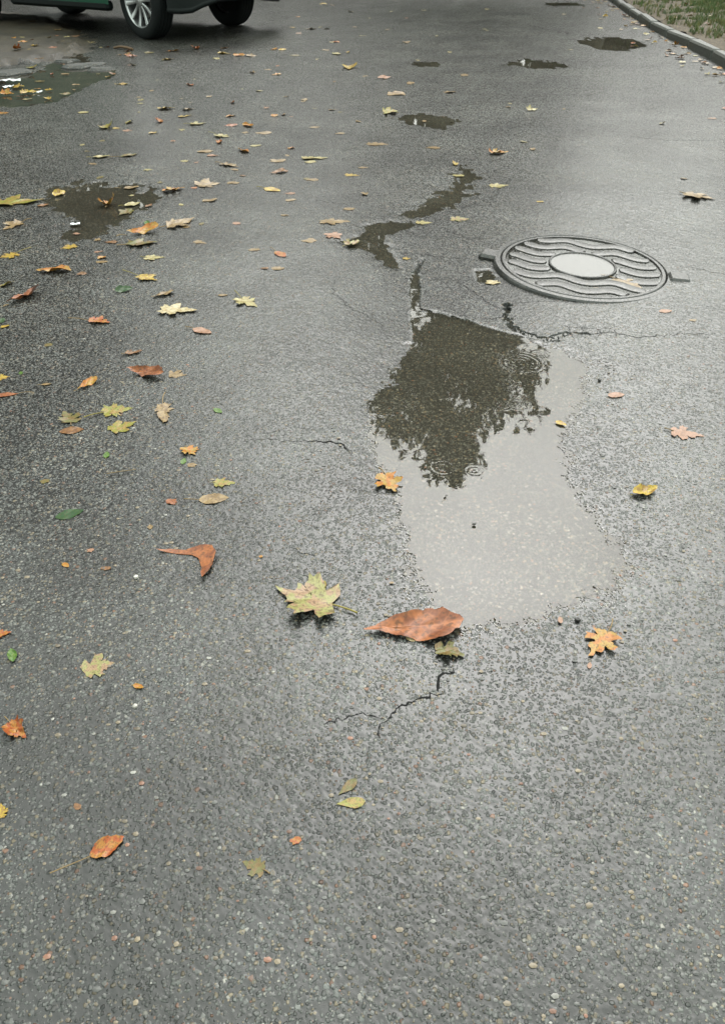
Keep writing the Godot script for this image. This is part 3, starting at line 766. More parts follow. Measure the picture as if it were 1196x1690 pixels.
# ------------------------------------------------------------------ road
func make_road() -> void:
	var xs := PackedFloat32Array()
	var half := PackedFloat32Array([0.0])
	while half[-1] < 12.0:
		var x := half[-1]
		half.append(x + 0.0048 + 0.018 * maxf(0.0, x - 1.35))
	for k in range(half.size() - 1, 0, -1): xs.append(-half[k])
	for k in half.size(): xs.append(half[k])
	var zs := PackedFloat32Array()
	var z := 1.6
	while z > -34.0:
		zs.append(z)
		var d := absf(z)
		var px := (d * d + 1.69) / (1.3 * 746.0)
		z -= 0.03 if z > -0.25 else maxf(0.0042, minf(1.25 * px, 0.006 if d < 3.4 else 0.012 if d < 4.6 else 1.0) if d < 16.0 else 0.4)
	var nx := xs.size()
	var nz := zs.size()
	var h := PackedFloat32Array()
	h.resize(nx * nz)
	var fine := noise(33.0, 101, FastNoiseLite.TYPE_SIMPLEX_SMOOTH, 2)
	var wide := noise(14.0, 105)
	for j in nz:
		var zz := zs[j]
		var o := j * nx
		for i in nx:
			var x := xs[i]
			h[o + i] = 0.0032 * macro.get_noise_2d(x, zz) + 0.0003 * fine.get_noise_2d(x, zz) + 0.00015 * wide.get_noise_2d(x, zz) + rng.randf_range(-0.0005, 0.0005)
	var bed := PackedByteArray()
	bed.resize(nx * nz)
	# hollows that hold the puddles
	var rag := noise(9.0, 107, FastNoiseLite.TYPE_SIMPLEX_SMOOTH, 3)
	for key in PUDDLES:
		var deep: float = PUDDLES[key][0]
		var edge: float = PUDDLES[key][1]
		var p := PackedFloat32Array(PUDDLES[key][2])
		var box := bounds(p, maxf(edge * 2.0, 0.3 if key == "main" else 0.0))
		var i0 := xs.bsearch(box.position.x)
		var i1 := mini(nx - 1, xs.bsearch(box.end.x))
		for j in nz:
			if zs[j] < box.position.y or zs[j] > box.end.y: continue
			for i in range(i0, i1):
				if key == "main" and zs[j] > -2.62:
					# shelving shores: a wide, almost level margin where single stones stand out of the water, then the hollow
					var far := clampf((-2.32 - zs[j]) / 0.3, 0.0, 1.0)
					var e := sd_poly(xs[i], zs[j], p) - lerpf(0.075, 0.0, far) + 0.035 * rag.get_noise_2d(xs[i], zs[j])
					var band := lerpf(0.17, 0.03, far)
					var t1 := clampf((band - e) / (2.0 * band), 0.0, 1.0)
					t1 = t1 * t1 * (3.0 - 2.0 * t1)
					var t2 := smoothstep(0.08, 0.32, -e) * clampf((-zs[j] - 1.3) / 0.7, 0.15, 1.0)
					if e < band * 0.7: bed[j * nx + i] = 1
					h[j * nx + i] = (h[j * nx + i] - level(xs[i], zs[j]) * t1 * 0.97) * 1.0 - lerpf(0.0050, 0.010, far) * t1 - 0.006 * t2
					continue
				var d := sd_poly(xs[i], zs[j], p) + edge * (0.6 if zs[j] > -4.5 else 1.3) * rag.get_noise_2d(xs[i], zs[j])
				var t := clampf((edge - d) / (2.0 * edge), 0.0, 1.0)
				if t > 0.02: bed[j * nx + i] = 1
				h[j * nx + i] = h[j * nx + i] * (1.0 - 0.7 * t) - deep * t * t * (3.0 - 2.0 * t)
	# the ground beside the car stands a little higher and ends in a broken edge
	var pave := PackedFloat32Array([-9, -17, -5.2, -14.0, -4.2, -12.4, -3.6, -11.1, -3.44, -10.25, -3.56, -9.75, -3.75, -9.4, -4.4, -9.15, -7, -8.7, -12, -9])
	for j in nz:
		if zs[j] < -17.5 or zs[j] > -8.3: continue
		for i in nx:
			if xs[i] > -3.0: break
			var d := sd_poly(xs[i], zs[j], pave) + 0.16 * rag.get_noise_2d(xs[i] * 0.4, zs[j] * 0.4)
			if d < 0.1: bed[j * nx + i] = 2
			if d < 0.03: h[j * nx + i] += (0.05 + 0.02 * rag.get_noise_2d(xs[i] * 0.2, zs[j] * 0.2)) * clampf((0.03 - d) / 0.06, 0.0, 1.0)
	# cracks
	var wob := noise(28.0, 109, FastNoiseLite.TYPE_SIMPLEX_SMOOTH, 2)
	for cr in CRACKS:
		var w: float = cr[0]
		var deep: float = cr[1]
		var p: Array = cr[2]
		for k in range(0, p.size() - 2, 2):
			var a := Vector2(p[k], p[k + 1])
			var b := Vector2(p[k + 2], p[k + 3])
			var i0 := xs.bsearch(minf(a.x, b.x) - 0.06)
			var i1 := mini(nx, xs.bsearch(maxf(a.x, b.x) + 0.06))
			for j in nz:
				if zs[j] < minf(a.y, b.y) - 0.06 or zs[j] > maxf(a.y, b.y) + 0.06: continue
				for i in range(i0, i1):
					var q := Vector2(xs[i] + 0.022 * wob.get_noise_2d(xs[i], zs[j]), zs[j] + 0.022 * wob.get_noise_2d(xs[i] + 7.0, zs[j]))
					var d := q.distance_to(Geometry2D.get_closest_point_to_segment(q, a, b))
					var ww := w * (0.75 + 0.5 * wob.get_noise_2d(xs[i] * 0.5 + 3.0, zs[j] * 0.5))
					if d < ww:
						if w < 0.006: h[j * nx + i] -= deep * (1.0 - d / ww)
						else: h[j * nx + i] = minf(h[j * nx + i], -deep * (1.0 - 0.7 * pow(d / ww, 3.0)))
	# pit of the manhole
	for j in nz:
		if zs[j] < -3.9 or zs[j] > -2.9: continue
		for i in nx:
			var d := Vector2(xs[i] - 1.02, zs[j] + 3.375).length()
			if d < 0.375:
				h[j * nx + i] = -0.075
	var v := PackedVector3Array()
	var nn := PackedVector3Array()
	var uv := PackedVector2Array()
	var uv2 := PackedVector2Array()
	v.resize(nx * nz)
	nn.resize(nx * nz)
	uv.resize(nx * nz)
	uv2.resize(nx * nz)
	var ca := cos(0.5) / 0.72
	var sa := sin(0.5) / 0.72
	for j in nz:
		var j0 := maxi(j - 1, 0)
		var j1 := mini(j + 1, nz - 1)
		var iz := 1.0 / (zs[j1] - zs[j0])
		for i in nx:
			var i0 := maxi(i - 1, 0)
			var i1 := mini(i + 1, nx - 1)
			var o := j * nx + i
			var x := xs[i]
			var zz := zs[j]
			v[o] = Vector3(x, h[o], zz)
			nn[o] = Vector3(-(h[j * nx + i1] - h[j * nx + i0]) / (xs[i1] - xs[i0]), 1.0, -(h[j1 * nx + i] - h[j0 * nx + i]) * iz).normalized()
			uv[o] = Vector2(x * ca - zz * sa, x * sa + zz * ca)
			uv2[o] = Vector2(x / 5.3, zz / 5.3)
	# the dry-standing road, the bed under the puddles and the mud beside the car are three surfaces of one sheet
	var sets := [PackedInt32Array(), PackedInt32Array(), PackedInt32Array()]
	for j in nz - 1:
		for i in nx - 1:
			var a := j * nx + i
			var w := 0
			if bed[a] == 2: w = 2
			elif bed[a] == 1 and h[a] + h[a + 1] + h[a + nx] + h[a + nx + 1] < 4.0 * WATER + 0.0001: w = 1
			sets[w].append_array([a, a + nx, a + 1, a + 1, a + nx, a + nx + 1])
	var sheet := ArrayMesh.new()
	for w in 3:
		var arr := []
		arr.resize(Mesh.ARRAY_MAX)
		arr[Mesh.ARRAY_VERTEX] = v
		arr[Mesh.ARRAY_NORMAL] = nn
		arr[Mesh.ARRAY_TEX_UV] = uv
		arr[Mesh.ARRAY_TEX_UV2] = uv2
		if w > 0:
			# keep only the corners in use
			var new_at := {}
			var vv := PackedVector3Array()
			var n2 := PackedVector3Array()
			var u2 := PackedVector2Array()
			var u3 := PackedVector2Array()
			var idx := PackedInt32Array()
			for q in sets[w]:
				if not new_at.has(q):
					new_at[q] = vv.size()
					vv.append(v[q])
					n2.append(nn[q])
					u2.append(uv[q])
					u3.append(uv2[q])
				idx.append(new_at[q])
			arr[Mesh.ARRAY_VERTEX] = vv
			arr[Mesh.ARRAY_NORMAL] = n2
			arr[Mesh.ARRAY_TEX_UV] = u2
			arr[Mesh.ARRAY_TEX_UV2] = u3
			arr[Mesh.ARRAY_INDEX] = idx
		else:
			arr[Mesh.ARRAY_INDEX] = sets[0]
		sheet.add_surface_from_arrays(Mesh.PRIMITIVE_TRIANGLES, arr)
		sheet.surface_set_material(w, [M.asphalt, M.bed, M.mud][w])
	print("road ", nx, " x ", nz)
	var road := solo("road", sheet, null, "wet cracked asphalt road with worn aggregate", "road", Vector3.ZERO, 0.0, "", "structure")
	make_hairlines(road)
	# the land beyond, down to the horizon
	var g := PlaneMesh.new()
	g.size = Vector2(600, 600)
	solo("ground", g, M.soil, "bare ground around the road reaching the horizon", "ground", Vector3(0, -0.12, -120), 0.0, "", "structure")
	# loose and half-bedded stones of the worn surface
	var mm := MultiMesh.new()
	mm.transform_format = MultiMesh.TRANSFORM_3D
	mm.use_colors = true
	mm.mesh = pebble_mesh(5)
	var wet := PackedFloat32Array(PUDDLES.main[2])
	var cnt := 7000
	mm.instance_count = cnt
	for q in cnt:
		var zz := -0.2 - 2.5 * pow(rng.randf(), 1.25)
		var x := rng.randf_range(-1, 1) * (0.75 + 0.55 * absf(zz))
		var s := 0.0012 + 0.0027 * pow(rng.randf(), 2.2)
		var b := Basis(Vector3.UP, rng.randf() * TAU).scaled(Vector3(s * rng.randf_range(0.8, 1.7), s * 0.34, s))
		mm.set_instance_transform(q, Transform3D(b, Vector3(x, level(x, zz) + 0.0002 - (1.0 if sd_poly(x, zz, wet) < 0.09 else 0.0), zz)))
		var u := rng.randf()
		var c := Color(0.075, 0.075, 0.07)
		if u > 0.94: c = Color(0.20, 0.195, 0.175)
		elif u > 0.66: c = Color(0.14, 0.112, 0.075)
		elif u > 0.61: c = Color(0.15, 0.072, 0.045)
		c = c * rng.randf_range(0.5, 1.3)
		mm.set_instance_color(q, c)
	var mi := MultiMeshInstance3D.new()
	mi.name = "road_aggregate"
	mi.multimesh = mm
	mi.material_override = M.stones
	add_child(mi)
	tag(mi, "small tan and grey stones bedded in the near asphalt", "stones", "", "stuff")

func make_hairlines(road: Node3D) -> void:
	# thin cracks packed with black grit: jagged strips that hug the surface
	var black := mat(lin(0.007, 0.007, 0.007), 0.75, 0.25)
	var jag := noise(40.0, 111, FastNoiseLite.TYPE_SIMPLEX_SMOOTH, 3)
	var k0 := 0
	for cr in HAIRLINES:
		var w: float = cr[0]
		var p: Array = cr[1]
		var curve := Curve3D.new()
		for k in range(0, p.size(), 2): curve.add_point(Vector3(p[k], 0, p[k + 1]))
		var len := curve.get_baked_length()
		var m := int(len / 0.008) + 2
		var v := PackedVector3Array()
		var idx := PackedInt32Array()
		k0 += 1
		for i in m:
			var f := i / float(m - 1)
			var q := curve.sample_baked(len * f)
			var d := (curve.sample_baked(minf(len, len * f + 0.01)) - curve.sample_baked(maxf(0, len * f - 0.01))).normalized()
			var s := d.cross(Vector3.UP)
			q += s * 0.010 * jag.get_noise_2d(len * f, k0 * 9.0) + s * 0.005 * (1 if hash(i / 3 + k0 * 77) % 2 else -1)
			var ww := w * (0.55 + 0.75 * absf(jag.get_noise_2d(len * f * 0.7 + 20.0, k0 * 5.0)) * 2.0) * minf(1.0, minf(f, 1.0 - f) * 7.0 + 0.15)
			var y := level(q.x, q.z) + 0.0006
			v.append_array([Vector3(q.x, y - 0.001, q.z) - s * ww * 0.6, Vector3(q.x, y + 0.0003, q.z), Vector3(q.x, y - 0.001, q.z) + s * ww * 0.6])
		for i in m - 1:
			for c in 2:
				var a := i * 3 + c
				idx.append_array([a, a + 1, a + 3, a + 1, a + 4, a + 3])
		part(road, "hairline_crack", mesh_of(v, idx), black)

func bounds(p: PackedFloat32Array, grow: float) -> Rect2:
	var r := Rect2(p[0], p[1], 0, 0)
	for k in range(0, p.size(), 2):
		r = r.expand(Vector2(p[k], p[k + 1]))
	return r.grow(grow)

func make_puddles() -> void:
	var what := {
		"main": "long puddle mirroring a tree, running down from the manhole crack", "small": "small dark puddle left of the manhole",
		"speck": "shallow speckled puddle with stones poking through, above the small dark puddle", "far": "dark puddle on the far road beside a bright green leaf",
		"fartwo": "narrow dark puddle on the far right of the road", "farthree": "dark puddle beside the kerb", "left": "shallow brown puddle with leaves and a paper strip at the left",
		"car": "brown puddle by the broken pavement in front of the car", "hole": "tiny dark puddle at the left foot of the manhole", "streak": "thin dark streak of water across the far road",
		"top": "sliver of water at the top of the road", "chan": "water standing in the crack that feeds the long puddle"}
	# rings where drops have just fallen: place, radius of the train, height, wavelength
	var drops := [[0.206, -2.195, 0.095, 0.00009, 0.019], [0.578, -2.451, 0.10, 0.00009, 0.02], [0.666, -2.508, 0.05, 0.00007, 0.016], [0.438, -1.874, 0.03, 0.00007, 0.014],
		[0.47, -2.148, 0.04, 0.00007, 0.014], [0.523, -2.16, 0.05, 0.00007, 0.013], [0.24, -1.80, 0.05, 0.00007, 0.016], [0.36, -2.33, 0.06, 0.00007, 0.018], [0.50, -2.29, 0.05, 0.00007, 0.015], [0.33, -1.78, 0.04, 0.00007, 0.014]]
	var breeze := noise(20.0, 201, FastNoiseLite.TYPE_SIMPLEX_SMOOTH, 2)
	for key in PUDDLES:
		var p := PackedFloat32Array(PUDDLES[key][2])
		var edge: float = PUDDLES[key][1]
		var reach := edge * 1.6 + (0.16 if key == "main" else 0.02)
		var box := bounds(p, reach)
		var step := 0.0035 if key == "main" else clampf(maxf(box.size.x, box.size.y) / 60.0, 0.006, 0.06)
		var nx := int(box.size.x / step) + 2
		var nz := int(box.size.y / step) + 2
		var at := PackedInt32Array()
		at.resize(nx * nz)
		var v := PackedVector3Array()
		var n := PackedVector3Array()
		for j in nz:
			for i in nx:
				var x := box.position.x + i * step
				var z := box.position.y + j * step
				if sd_poly(x, z, p) > reach:
					at[j * nx + i] = -1
					continue
				var y := WATER
				var gx := 0.0011 * breeze.get_noise_2d(x * 0.5, z * 1.4)
				var gz := 0.0022 * breeze.get_noise_2d(x * 0.5 + 40.0, z * 1.4)
				if key == "main":
					for d in drops:
						var dx: float = x - d[0]
						var dz: float = z - d[1]
						var r := sqrt(dx * dx + dz * dz)
						if r < d[2] and r > 0.001:
							var fall: float = r / d[2]
							var env: float = d[3] * (0.75 + 0.5 * breeze.get_noise_2d(x * 2.0, z * 2.0 + 9.0)) * minf(1.0, 4.0 * (1.0 - fall)) * (0.35 + 0.65 * fall)
							var k: float = TAU / d[4]
							y += env * cos(k * r)
							var slope: float = -env * k * sin(k * r)
							gx += slope * dx / r
							gz += slope * dz / r
				at[j * nx + i] = v.size()
				v.append(Vector3(x, y, z))
				n.append(Vector3(-gx, 1.0, -gz).normalized())
		var idx := PackedInt32Array()
		for j in nz - 1:
			for i in nx - 1:
				var a := at[j * nx + i]
				var b := at[j * nx + i + 1]
				var c := at[(j + 1) * nx + i]
				var d := at[(j + 1) * nx + i + 1]
				if a >= 0 and b >= 0 and c >= 0 and d >= 0:
					idx.append_array([a, b, c, b, d, c])
		solo("puddle", mesh_of(v, idx, n), M.water, what[key], "puddle", Vector3.ZERO, 0.0, "", "structure")

# ------------------------------------------------------------------ kerb, verge, pavement
func make_verge() -> void:
	var kerb := thing("kerb", "low worn concrete kerb along the grass at the right", "kerb", Vector3.ZERO, 0.0, "", "structure")
	var curve := Curve3D.new()
	for k in range(0, KERB_LINE.size(), 2):
		curve.add_point(Vector3(KERB_LINE[k], 0, KERB_LINE[k + 1]))
	curve.add_point(Vector3(6.0, 0, -26.0))
	var len := curve.get_baked_length()
	var s := 0.0
	while s < len - 0.9:
		var a := curve.sample_baked(s)
		var b := curve.sample_baked(s + 0.98)
		var mid := (a + b) / 2
		var dir := (b - a).normalized()
		var side := dir.cross(Vector3.UP)   # to the right of the road
		var blk := chamfer_box(Vector3(0.13, 0.24, 0.955), 0.02, 0.008)
		var t := Transform3D(Basis(side, Vector3.UP, side.cross(Vector3.UP)), mid + side * 0.065 + Vector3(0, -0.03 + rng.randf_range(-0.012, 0.012), 0))
		t.basis = t.basis * Basis(Vector3.RIGHT, rng.randf_range(-0.008, 0.008)) * Basis(Vector3.BACK, rng.randf_range(-0.03, 0.03))
		part(kerb, "kerb_stone", blk, M.concrete, t)
		s += 1.0
	# soil behind the kerb
	var v := PackedVector3Array()
	var idx := PackedInt32Array()
	var lump := noise(1.6, 301, FastNoiseLite.TYPE_SIMPLEX_SMOOTH, 4)
	var rows := 110
	var cols := 40
	for j in rows:
		var q := curve.sample_baked(len * j / (rows - 1.0))
		for i in cols:
			var x := q.x + 0.15 + 12.0 * pow(i / (cols - 1.0), 2.0)
			v.append(Vector3(x, 0.075 + 0.05 * lump.get_noise_2d(x, q.z) + 0.03 * minf(1.0, i / 8.0), q.z))
	for j in rows - 1:
		for i in cols - 1:
			var a := j * cols + i
			idx.append_array([a, a + cols, a + 1, a + 1, a + cols, a + cols + 1])
	solo("verge", mesh_of(v, idx), M.soil, "bare soil verge with patchy grass behind the kerb", "verge", Vector3.ZERO, 0.0, "", "structure")
	# grass
	var bv := PackedVector3Array()
	var bi := PackedInt32Array()
	for k in 5:
		var a := TAU * k / 5.0 + 0.4
		var o := Vector3(cos(a), 0, sin(a))
		var w := Vector3(-sin(a), 0, cos(a)) * 0.05
		var lean := rng.randf_range(0.2, 0.8)
		var base := v.size() * 0 + bv.size()
		bv.append_array([o * 0.08 - w, o * 0.08 + w, o * (0.08 + lean * 0.4) - w * 0.8 + Vector3.UP * 0.6, o * (0.08 + lean * 0.4) + w * 0.8 + Vector3.UP * 0.6, o * (0.1 + lean) + Vector3.UP * (1.05 - 0.35 * lean)])
		bi.append_array([base, base + 2, base + 1, base + 1, base + 2, base + 3, base + 2, base + 4, base + 3])
	var mm := MultiMesh.new()
	mm.transform_format = MultiMesh.TRANSFORM_3D
	mm.use_colors = true
	mm.mesh = mesh_of(bv, bi)
	var patch := noise(0.9, 305, FastNoiseLite.TYPE_SIMPLEX_SMOOTH, 3)
	var spots := []
	while spots.size() < 26000:
		var z := rng.randf_range(-6.5, -24.0)
		var q := curve.sample_baked(curve.get_closest_offset(Vector3(4.3, 0, z)))
		var off := 0.2 + 4.5 * rng.randf()
		var road_side := rng.randf() < 0.0
		if road_side: off = -rng.randf_range(0.0, 0.12)
		var x := q.x + off
		if not road_side and patch.get_noise_2d(x, z) + 0.5 * minf(1.0, off / 0.9) - 0.2 < rng.randf_range(-0.2, 0.4): continue
		spots.append(Vector3(x, 0.0 if road_side else 0.07 + 0.05 * lump.get_noise_2d(x, z) + 0.02 * minf(1.0, off), z))
	mm.instance_count = spots.size()
	for k in spots.size():
		var hgt := rng.randf_range(0.03, 0.11)
		mm.set_instance_transform(k, Transform3D(Basis(Vector3.UP, rng.randf() * TAU).scaled(Vector3(0.07, hgt, 0.07)), spots[k]))
		var c := Color(0.04, 0.10, 0.02).lerp(Color(0.16, 0.14, 0.045), pow(rng.randf(), 1.4)) * rng.randf_range(0.6, 1.25)
		mm.set_instance_color(k, c)
	var mi := MultiMeshInstance3D.new()
	mi.name = "grass"
	mi.multimesh = mm
	mi.material_override = M.grass
	add_child(mi)
	tag(mi, "patchy green grass behind the kerb at the top right", "grass", "", "stuff")
	# broad weed leaves
	for w in [[5.0, -11.6], [5.45, -12.8], [5.15, -10.2]]:
		var t := thing("weed_plant", "", "weed", Vector3(w[0], 0.08, w[1]), 0.0, "broad-leaved weeds in the grass")
		tag(t, "low broad-leaved green weed growing in the verge grass", "weed", "broad-leaved weeds in the grass")
		for k in 7:
			var lf := blade("oval", 0.14, 0.5, 400 + k)
			part(t, "leaf", lf, leaf_material("darkgreen", false), Transform3D(Basis(Vector3.UP, TAU * k / 7.0 + rng.randf()) * Basis(Vector3.RIGHT, rng.randf_range(0.3, 0.8)), Vector3(0, 0.03, 0)) * Transform3D(Basis.IDENTITY, Vector3(0, 0, -0.08)))
	# litter of leaves along the gutter
	var cols2 := ["tan", "brown", "orange", "pale", "redbrown", "yellow", "tan"]
	for k in 190:
		var z := -6.9 - 11.0 * pow(rng.randf(), 0.9)
		var q := curve.sample_baked(curve.get_closest_offset(Vector3(4.2, 0, z)))
		var off := -absf(rng.randfn(0.0, 0.22)) - 0.03
		var on_soil := k % 2 == 0
		if on_soil: off = rng.randf_range(0.3, 2.4)
		var col: String = cols2[k % cols2.size()]
		var x := q.x + off
		var y := 0.006 if not on_soil else 0.13 + 0.05 * lump.get_noise_2d(x, z)
		var shape: String = ["ragged leaf", "oval leaf", "leaf flake"][k % 3]
		var along := "at the far end of" if z < -13.5 else "halfway along" if z < -10.0 else "at the near end of"
		var label := "small %s %s in the gutter litter %s the kerb" % [shade(col), shape, along]
		if on_soil: label = "small %s %s in the verge grass %s the kerb" % [shade(col), shape, along]
		place_leaf(["maple", "oval", "scrap"][k % 3], col, x, z, rng.randf_range(0.06, 0.12), rng.randf() * TAU, rng.randf_range(0.3, 1.0), 0.0, label, "leaf litter in the verge grass" if on_soil else "leaf litter in the gutter", y)

func shade(col: String) -> String:
	return {"redbrown": "red-brown", "redorange": "orange-red", "pale": "pale yellow", "yellowgreen": "yellow-green"}.get(col, col)

func slab_mesh(poly: PackedVector2Array, top: float, bottom: float, rough: float) -> ArrayMesh:
	# a plate with a broken outline: finely split edges, jittered, chamfered top
	var ring := PackedVector2Array()
	for k in poly.size():
		var a := poly[k]
		var b := poly[(k + 1) % poly.size()]
		var m := maxi(1, int(a.distance_to(b) / (rough * 2.2)))
		for q in m:
			ring.append(a.lerp(b, q / float(m)) + Vector2(rng.randf_range(-rough, rough), rng.randf_range(-rough, rough)))
	var v := PackedVector3Array()
	var n := ring.size()
	var mid := Vector2.ZERO
	for p in ring: mid += p / n
	for lay in 3:
		for p in ring:
			var q := p if lay < 2 else p.lerp(mid, 0.0).move_toward(mid, rough * 0.9)
			v.append(Vector3(q.x, [bottom, top - rough * 0.5, top][lay] + (rng.randf_range(-0.1, 0.1) * rough if lay > 0 else 0.0), q.y))
	var idx := PackedInt32Array()
	for lay in 2:
		for k in n:
			var a := lay * n + k
			var b := lay * n + (k + 1) % n
			idx.append_array([a, b, a + n, b, b + n, a + n])
	var inner := PackedVector2Array()
	for k in n: inner.append(Vector2(v[2 * n + k].x, v[2 * n + k].z))
	var tri := Geometry2D.triangulate_polygon(inner)
	for k in range(0, tri.size(), 3):
		idx.append_array([2 * n + tri[k], 2 * n + tri[k + 1], 2 * n + tri[k + 2]])
	# flat shaded, faces turned outwards
	var st := SurfaceTool.new()
	st.begin(Mesh.PRIMITIVE_TRIANGLES)
	st.set_smooth_group(-1)
	var c3 := Vector3(mid.x, bottom, mid.y)
	for k in range(0, idx.size(), 3):
		var a := v[idx[k]]
		var b := v[idx[k + 1]]
		var d := v[idx[k + 2]]
		if (b - a).cross(d - a).dot((a + b + d) / 3.0 - c3) > 0:
			st.add_vertex(a); st.add_vertex(d); st.add_vertex(b)
		else:
			st.add_vertex(a); st.add_vertex(b); st.add_vertex(d)
	st.generate_normals()
	return st.commit()

func make_pavement() -> void:
	var what := [[-3.62, -8.72, 0.34, "flat grey slab fragment lying in the puddle by the car at the left edge"], [-3.02, -9.22, 0.26, "dark broken asphalt lump at the right tip of the puddle by the car"],
		[-3.3, -9.55, 0.17, "small broken asphalt lump between pavement and puddle by the car"], [-2.78, -9.02, 0.15, "low asphalt lump beside the narrow yellow leaf near the car"], [-4.0, -8.55, 0.3, "broken pavement piece half out of the left edge by the puddle"]]
	for w in what:
		var pts := PackedVector2Array()
		for k in 7:
			var a := TAU * k / 7.0
			var r: float = w[2] * rng.randf_range(0.6, 1.0)
			pts.append(Vector2(cos(a) * r, sin(a) * r * 0.6))
		solo("asphalt_lump", slab_mesh(pts, 0.012 + w[2] * 0.05, -0.05, 0.04), M.asphalt_block, w[3], "asphalt lump", Vector3(w[0], 0, w[1]), rng.randf(), "broken lumps by the puddle near the car")

# ------------------------------------------------------------------ manhole
func make_manhole() -> void:
	var t := thing("manhole", "round cast iron manhole with wavy ribs and two ears set in the road", "manhole", Vector3(1.02, 0.014, -3.375), deg_to_rad(-16.5))
	t.basis = t.basis * Basis(Vector3.BACK, deg_to_rad(-1.9)) * Basis(Vector3.RIGHT, deg_to_rad(0.5))
	var R := 0.408
	part(t, "frame", lathe(PackedVector2Array([Vector2(R + 0.012, -0.09), Vector2(R + 0.004, -0.02), Vector2(R, -0.008), Vector2(R, -0.008), Vector2(R - 0.006, -0.001), Vector2(R - 0.006, -0.001), Vector2(R - 0.028, 0), Vector2(R - 0.028, 0), Vector2(R - 0.031, -0.003), Vector2(R - 0.031, -0.003), Vector2(R - 0.032, -0.04)]), 128), M.iron)
	for s in [-1, 1]:
		var ear := chamfer_box(Vector3(0.095, 0.05, 0.1), 0.012)
		part(t, "ear", ear, M.iron, Transform3D(Basis(Vector3.UP, s * 0.12), Vector3(s * (R + 0.02), -0.0262 + (0.012 if s > 0 else 0.0), 0.004 * s)))
	var c := 0.3735
	var cover := part(t, "cover", lathe(PackedVector2Array([Vector2(c, -0.05), Vector2(c, -0.004), Vector2(c, -0.004), Vector2(c - 0.004, 0.0), Vector2(c - 0.004, 0.0), Vector2(c - 0.018, 0.0), Vector2(c - 0.018, 0.0), Vector2(c - 0.022, -0.016), Vector2(c - 0.022, -0.016), Vector2(0.158, -0.016), Vector2(0.158, -0.016), Vector2(0.155, 0.001), Vector2(0.152, 0.003), Vector2(0.147, 0.003), Vector2(0.144, 0.0), Vector2(0.143, -0.005), Vector2(0.143, -0.005), Vector2(0.0, -0.005)]), 128), M.iron)
	# wavy ribs, cut by the rim and by the centre disc
	for k in range(-3, 4):
		var z0 := k * 0.092
		var run := []
		var x := -0.36
		while x <= 0.3601:
			var z := z0 + 0.021 * sin(TAU * x / 0.235 + 0.9)
			var r := Vector2(x, z).length()
			var ok := r < 0.349 and r > 0.166
			if ok: run.append(Vector2(x, z))
			if (not ok or x + 0.008 > 0.3601) and run.size() > 3:
				part(cover, "rib", rib_mesh(run), M.iron)
				run = []
			elif not ok:
				run = []
			x += 0.008
	# rain standing between the ribs and in the centre disc
	var w := lathe(PackedVector2Array([Vector2(0.353, 0.0), Vector2(0.157, 0.0)]), 64)
	part(cover, "standing_water", w, M.clear_water, Transform3D(Basis.IDENTITY, Vector3(0, -0.0055, 0)))
	var w2 := lathe(PackedVector2Array([Vector2(0.1445, 0.0), Vector2(0.0, 0.0)]), 64)
	part(cover, "standing_water", w2, M.clear_water, Transform3D(Basis.IDENTITY, Vector3(0, -0.0015, 0)))

func rib_mesh(run: Array) -> ArrayMesh:
	var prof := [Vector2(-0.031, -0.0165), Vector2(-0.0275, -0.0025), Vector2(-0.0275, -0.0025), Vector2(-0.0245, 0.0), Vector2(0.0, 0.0006), Vector2(0.0245, 0.0), Vector2(0.0275, -0.0025), Vector2(0.0275, -0.0025), Vector2(0.031, -0.0165)]
	var v := PackedVector3Array()
	var idx := PackedInt32Array()
	var m := run.size()
	for i in m:
		var d: Vector2 = (run[mini(i + 1, m - 1)] - run[maxi(i - 1, 0)]).normalized()
		var nrm := Vector2(-d.y, d.x)
		var end := minf(1.0, 0.45 + 0.28 * minf(i, m - 1 - i))
		for q in prof:
			var p: Vector2 = run[i] + nrm * q.x * end
			v.append(Vector3(p.x, q.y, p.y))
	var np := prof.size()
	for i in m - 1:
		for k in np - 1:
			var a := i * np + k
			idx.append_array([a, a + np, a + 1, a + 1, a + np, a + np + 1])
	for k in range(1, np - 1):
		idx.append_array([0, k + 1, k])
		var e := (m - 1) * np
		idx.append_array([e, e + k, e + k + 1])
	return mesh_of(v, idx)

# ------------------------------------------------------------------ car
func arch(x: float, base: float) -> float:
	for c in [0.0, -3.0]:
		var d := absf(x - c)
		if d < 0.46:
			return maxf(base, 0.38 + sqrt(0.46 * 0.46 - d * d))
	return base

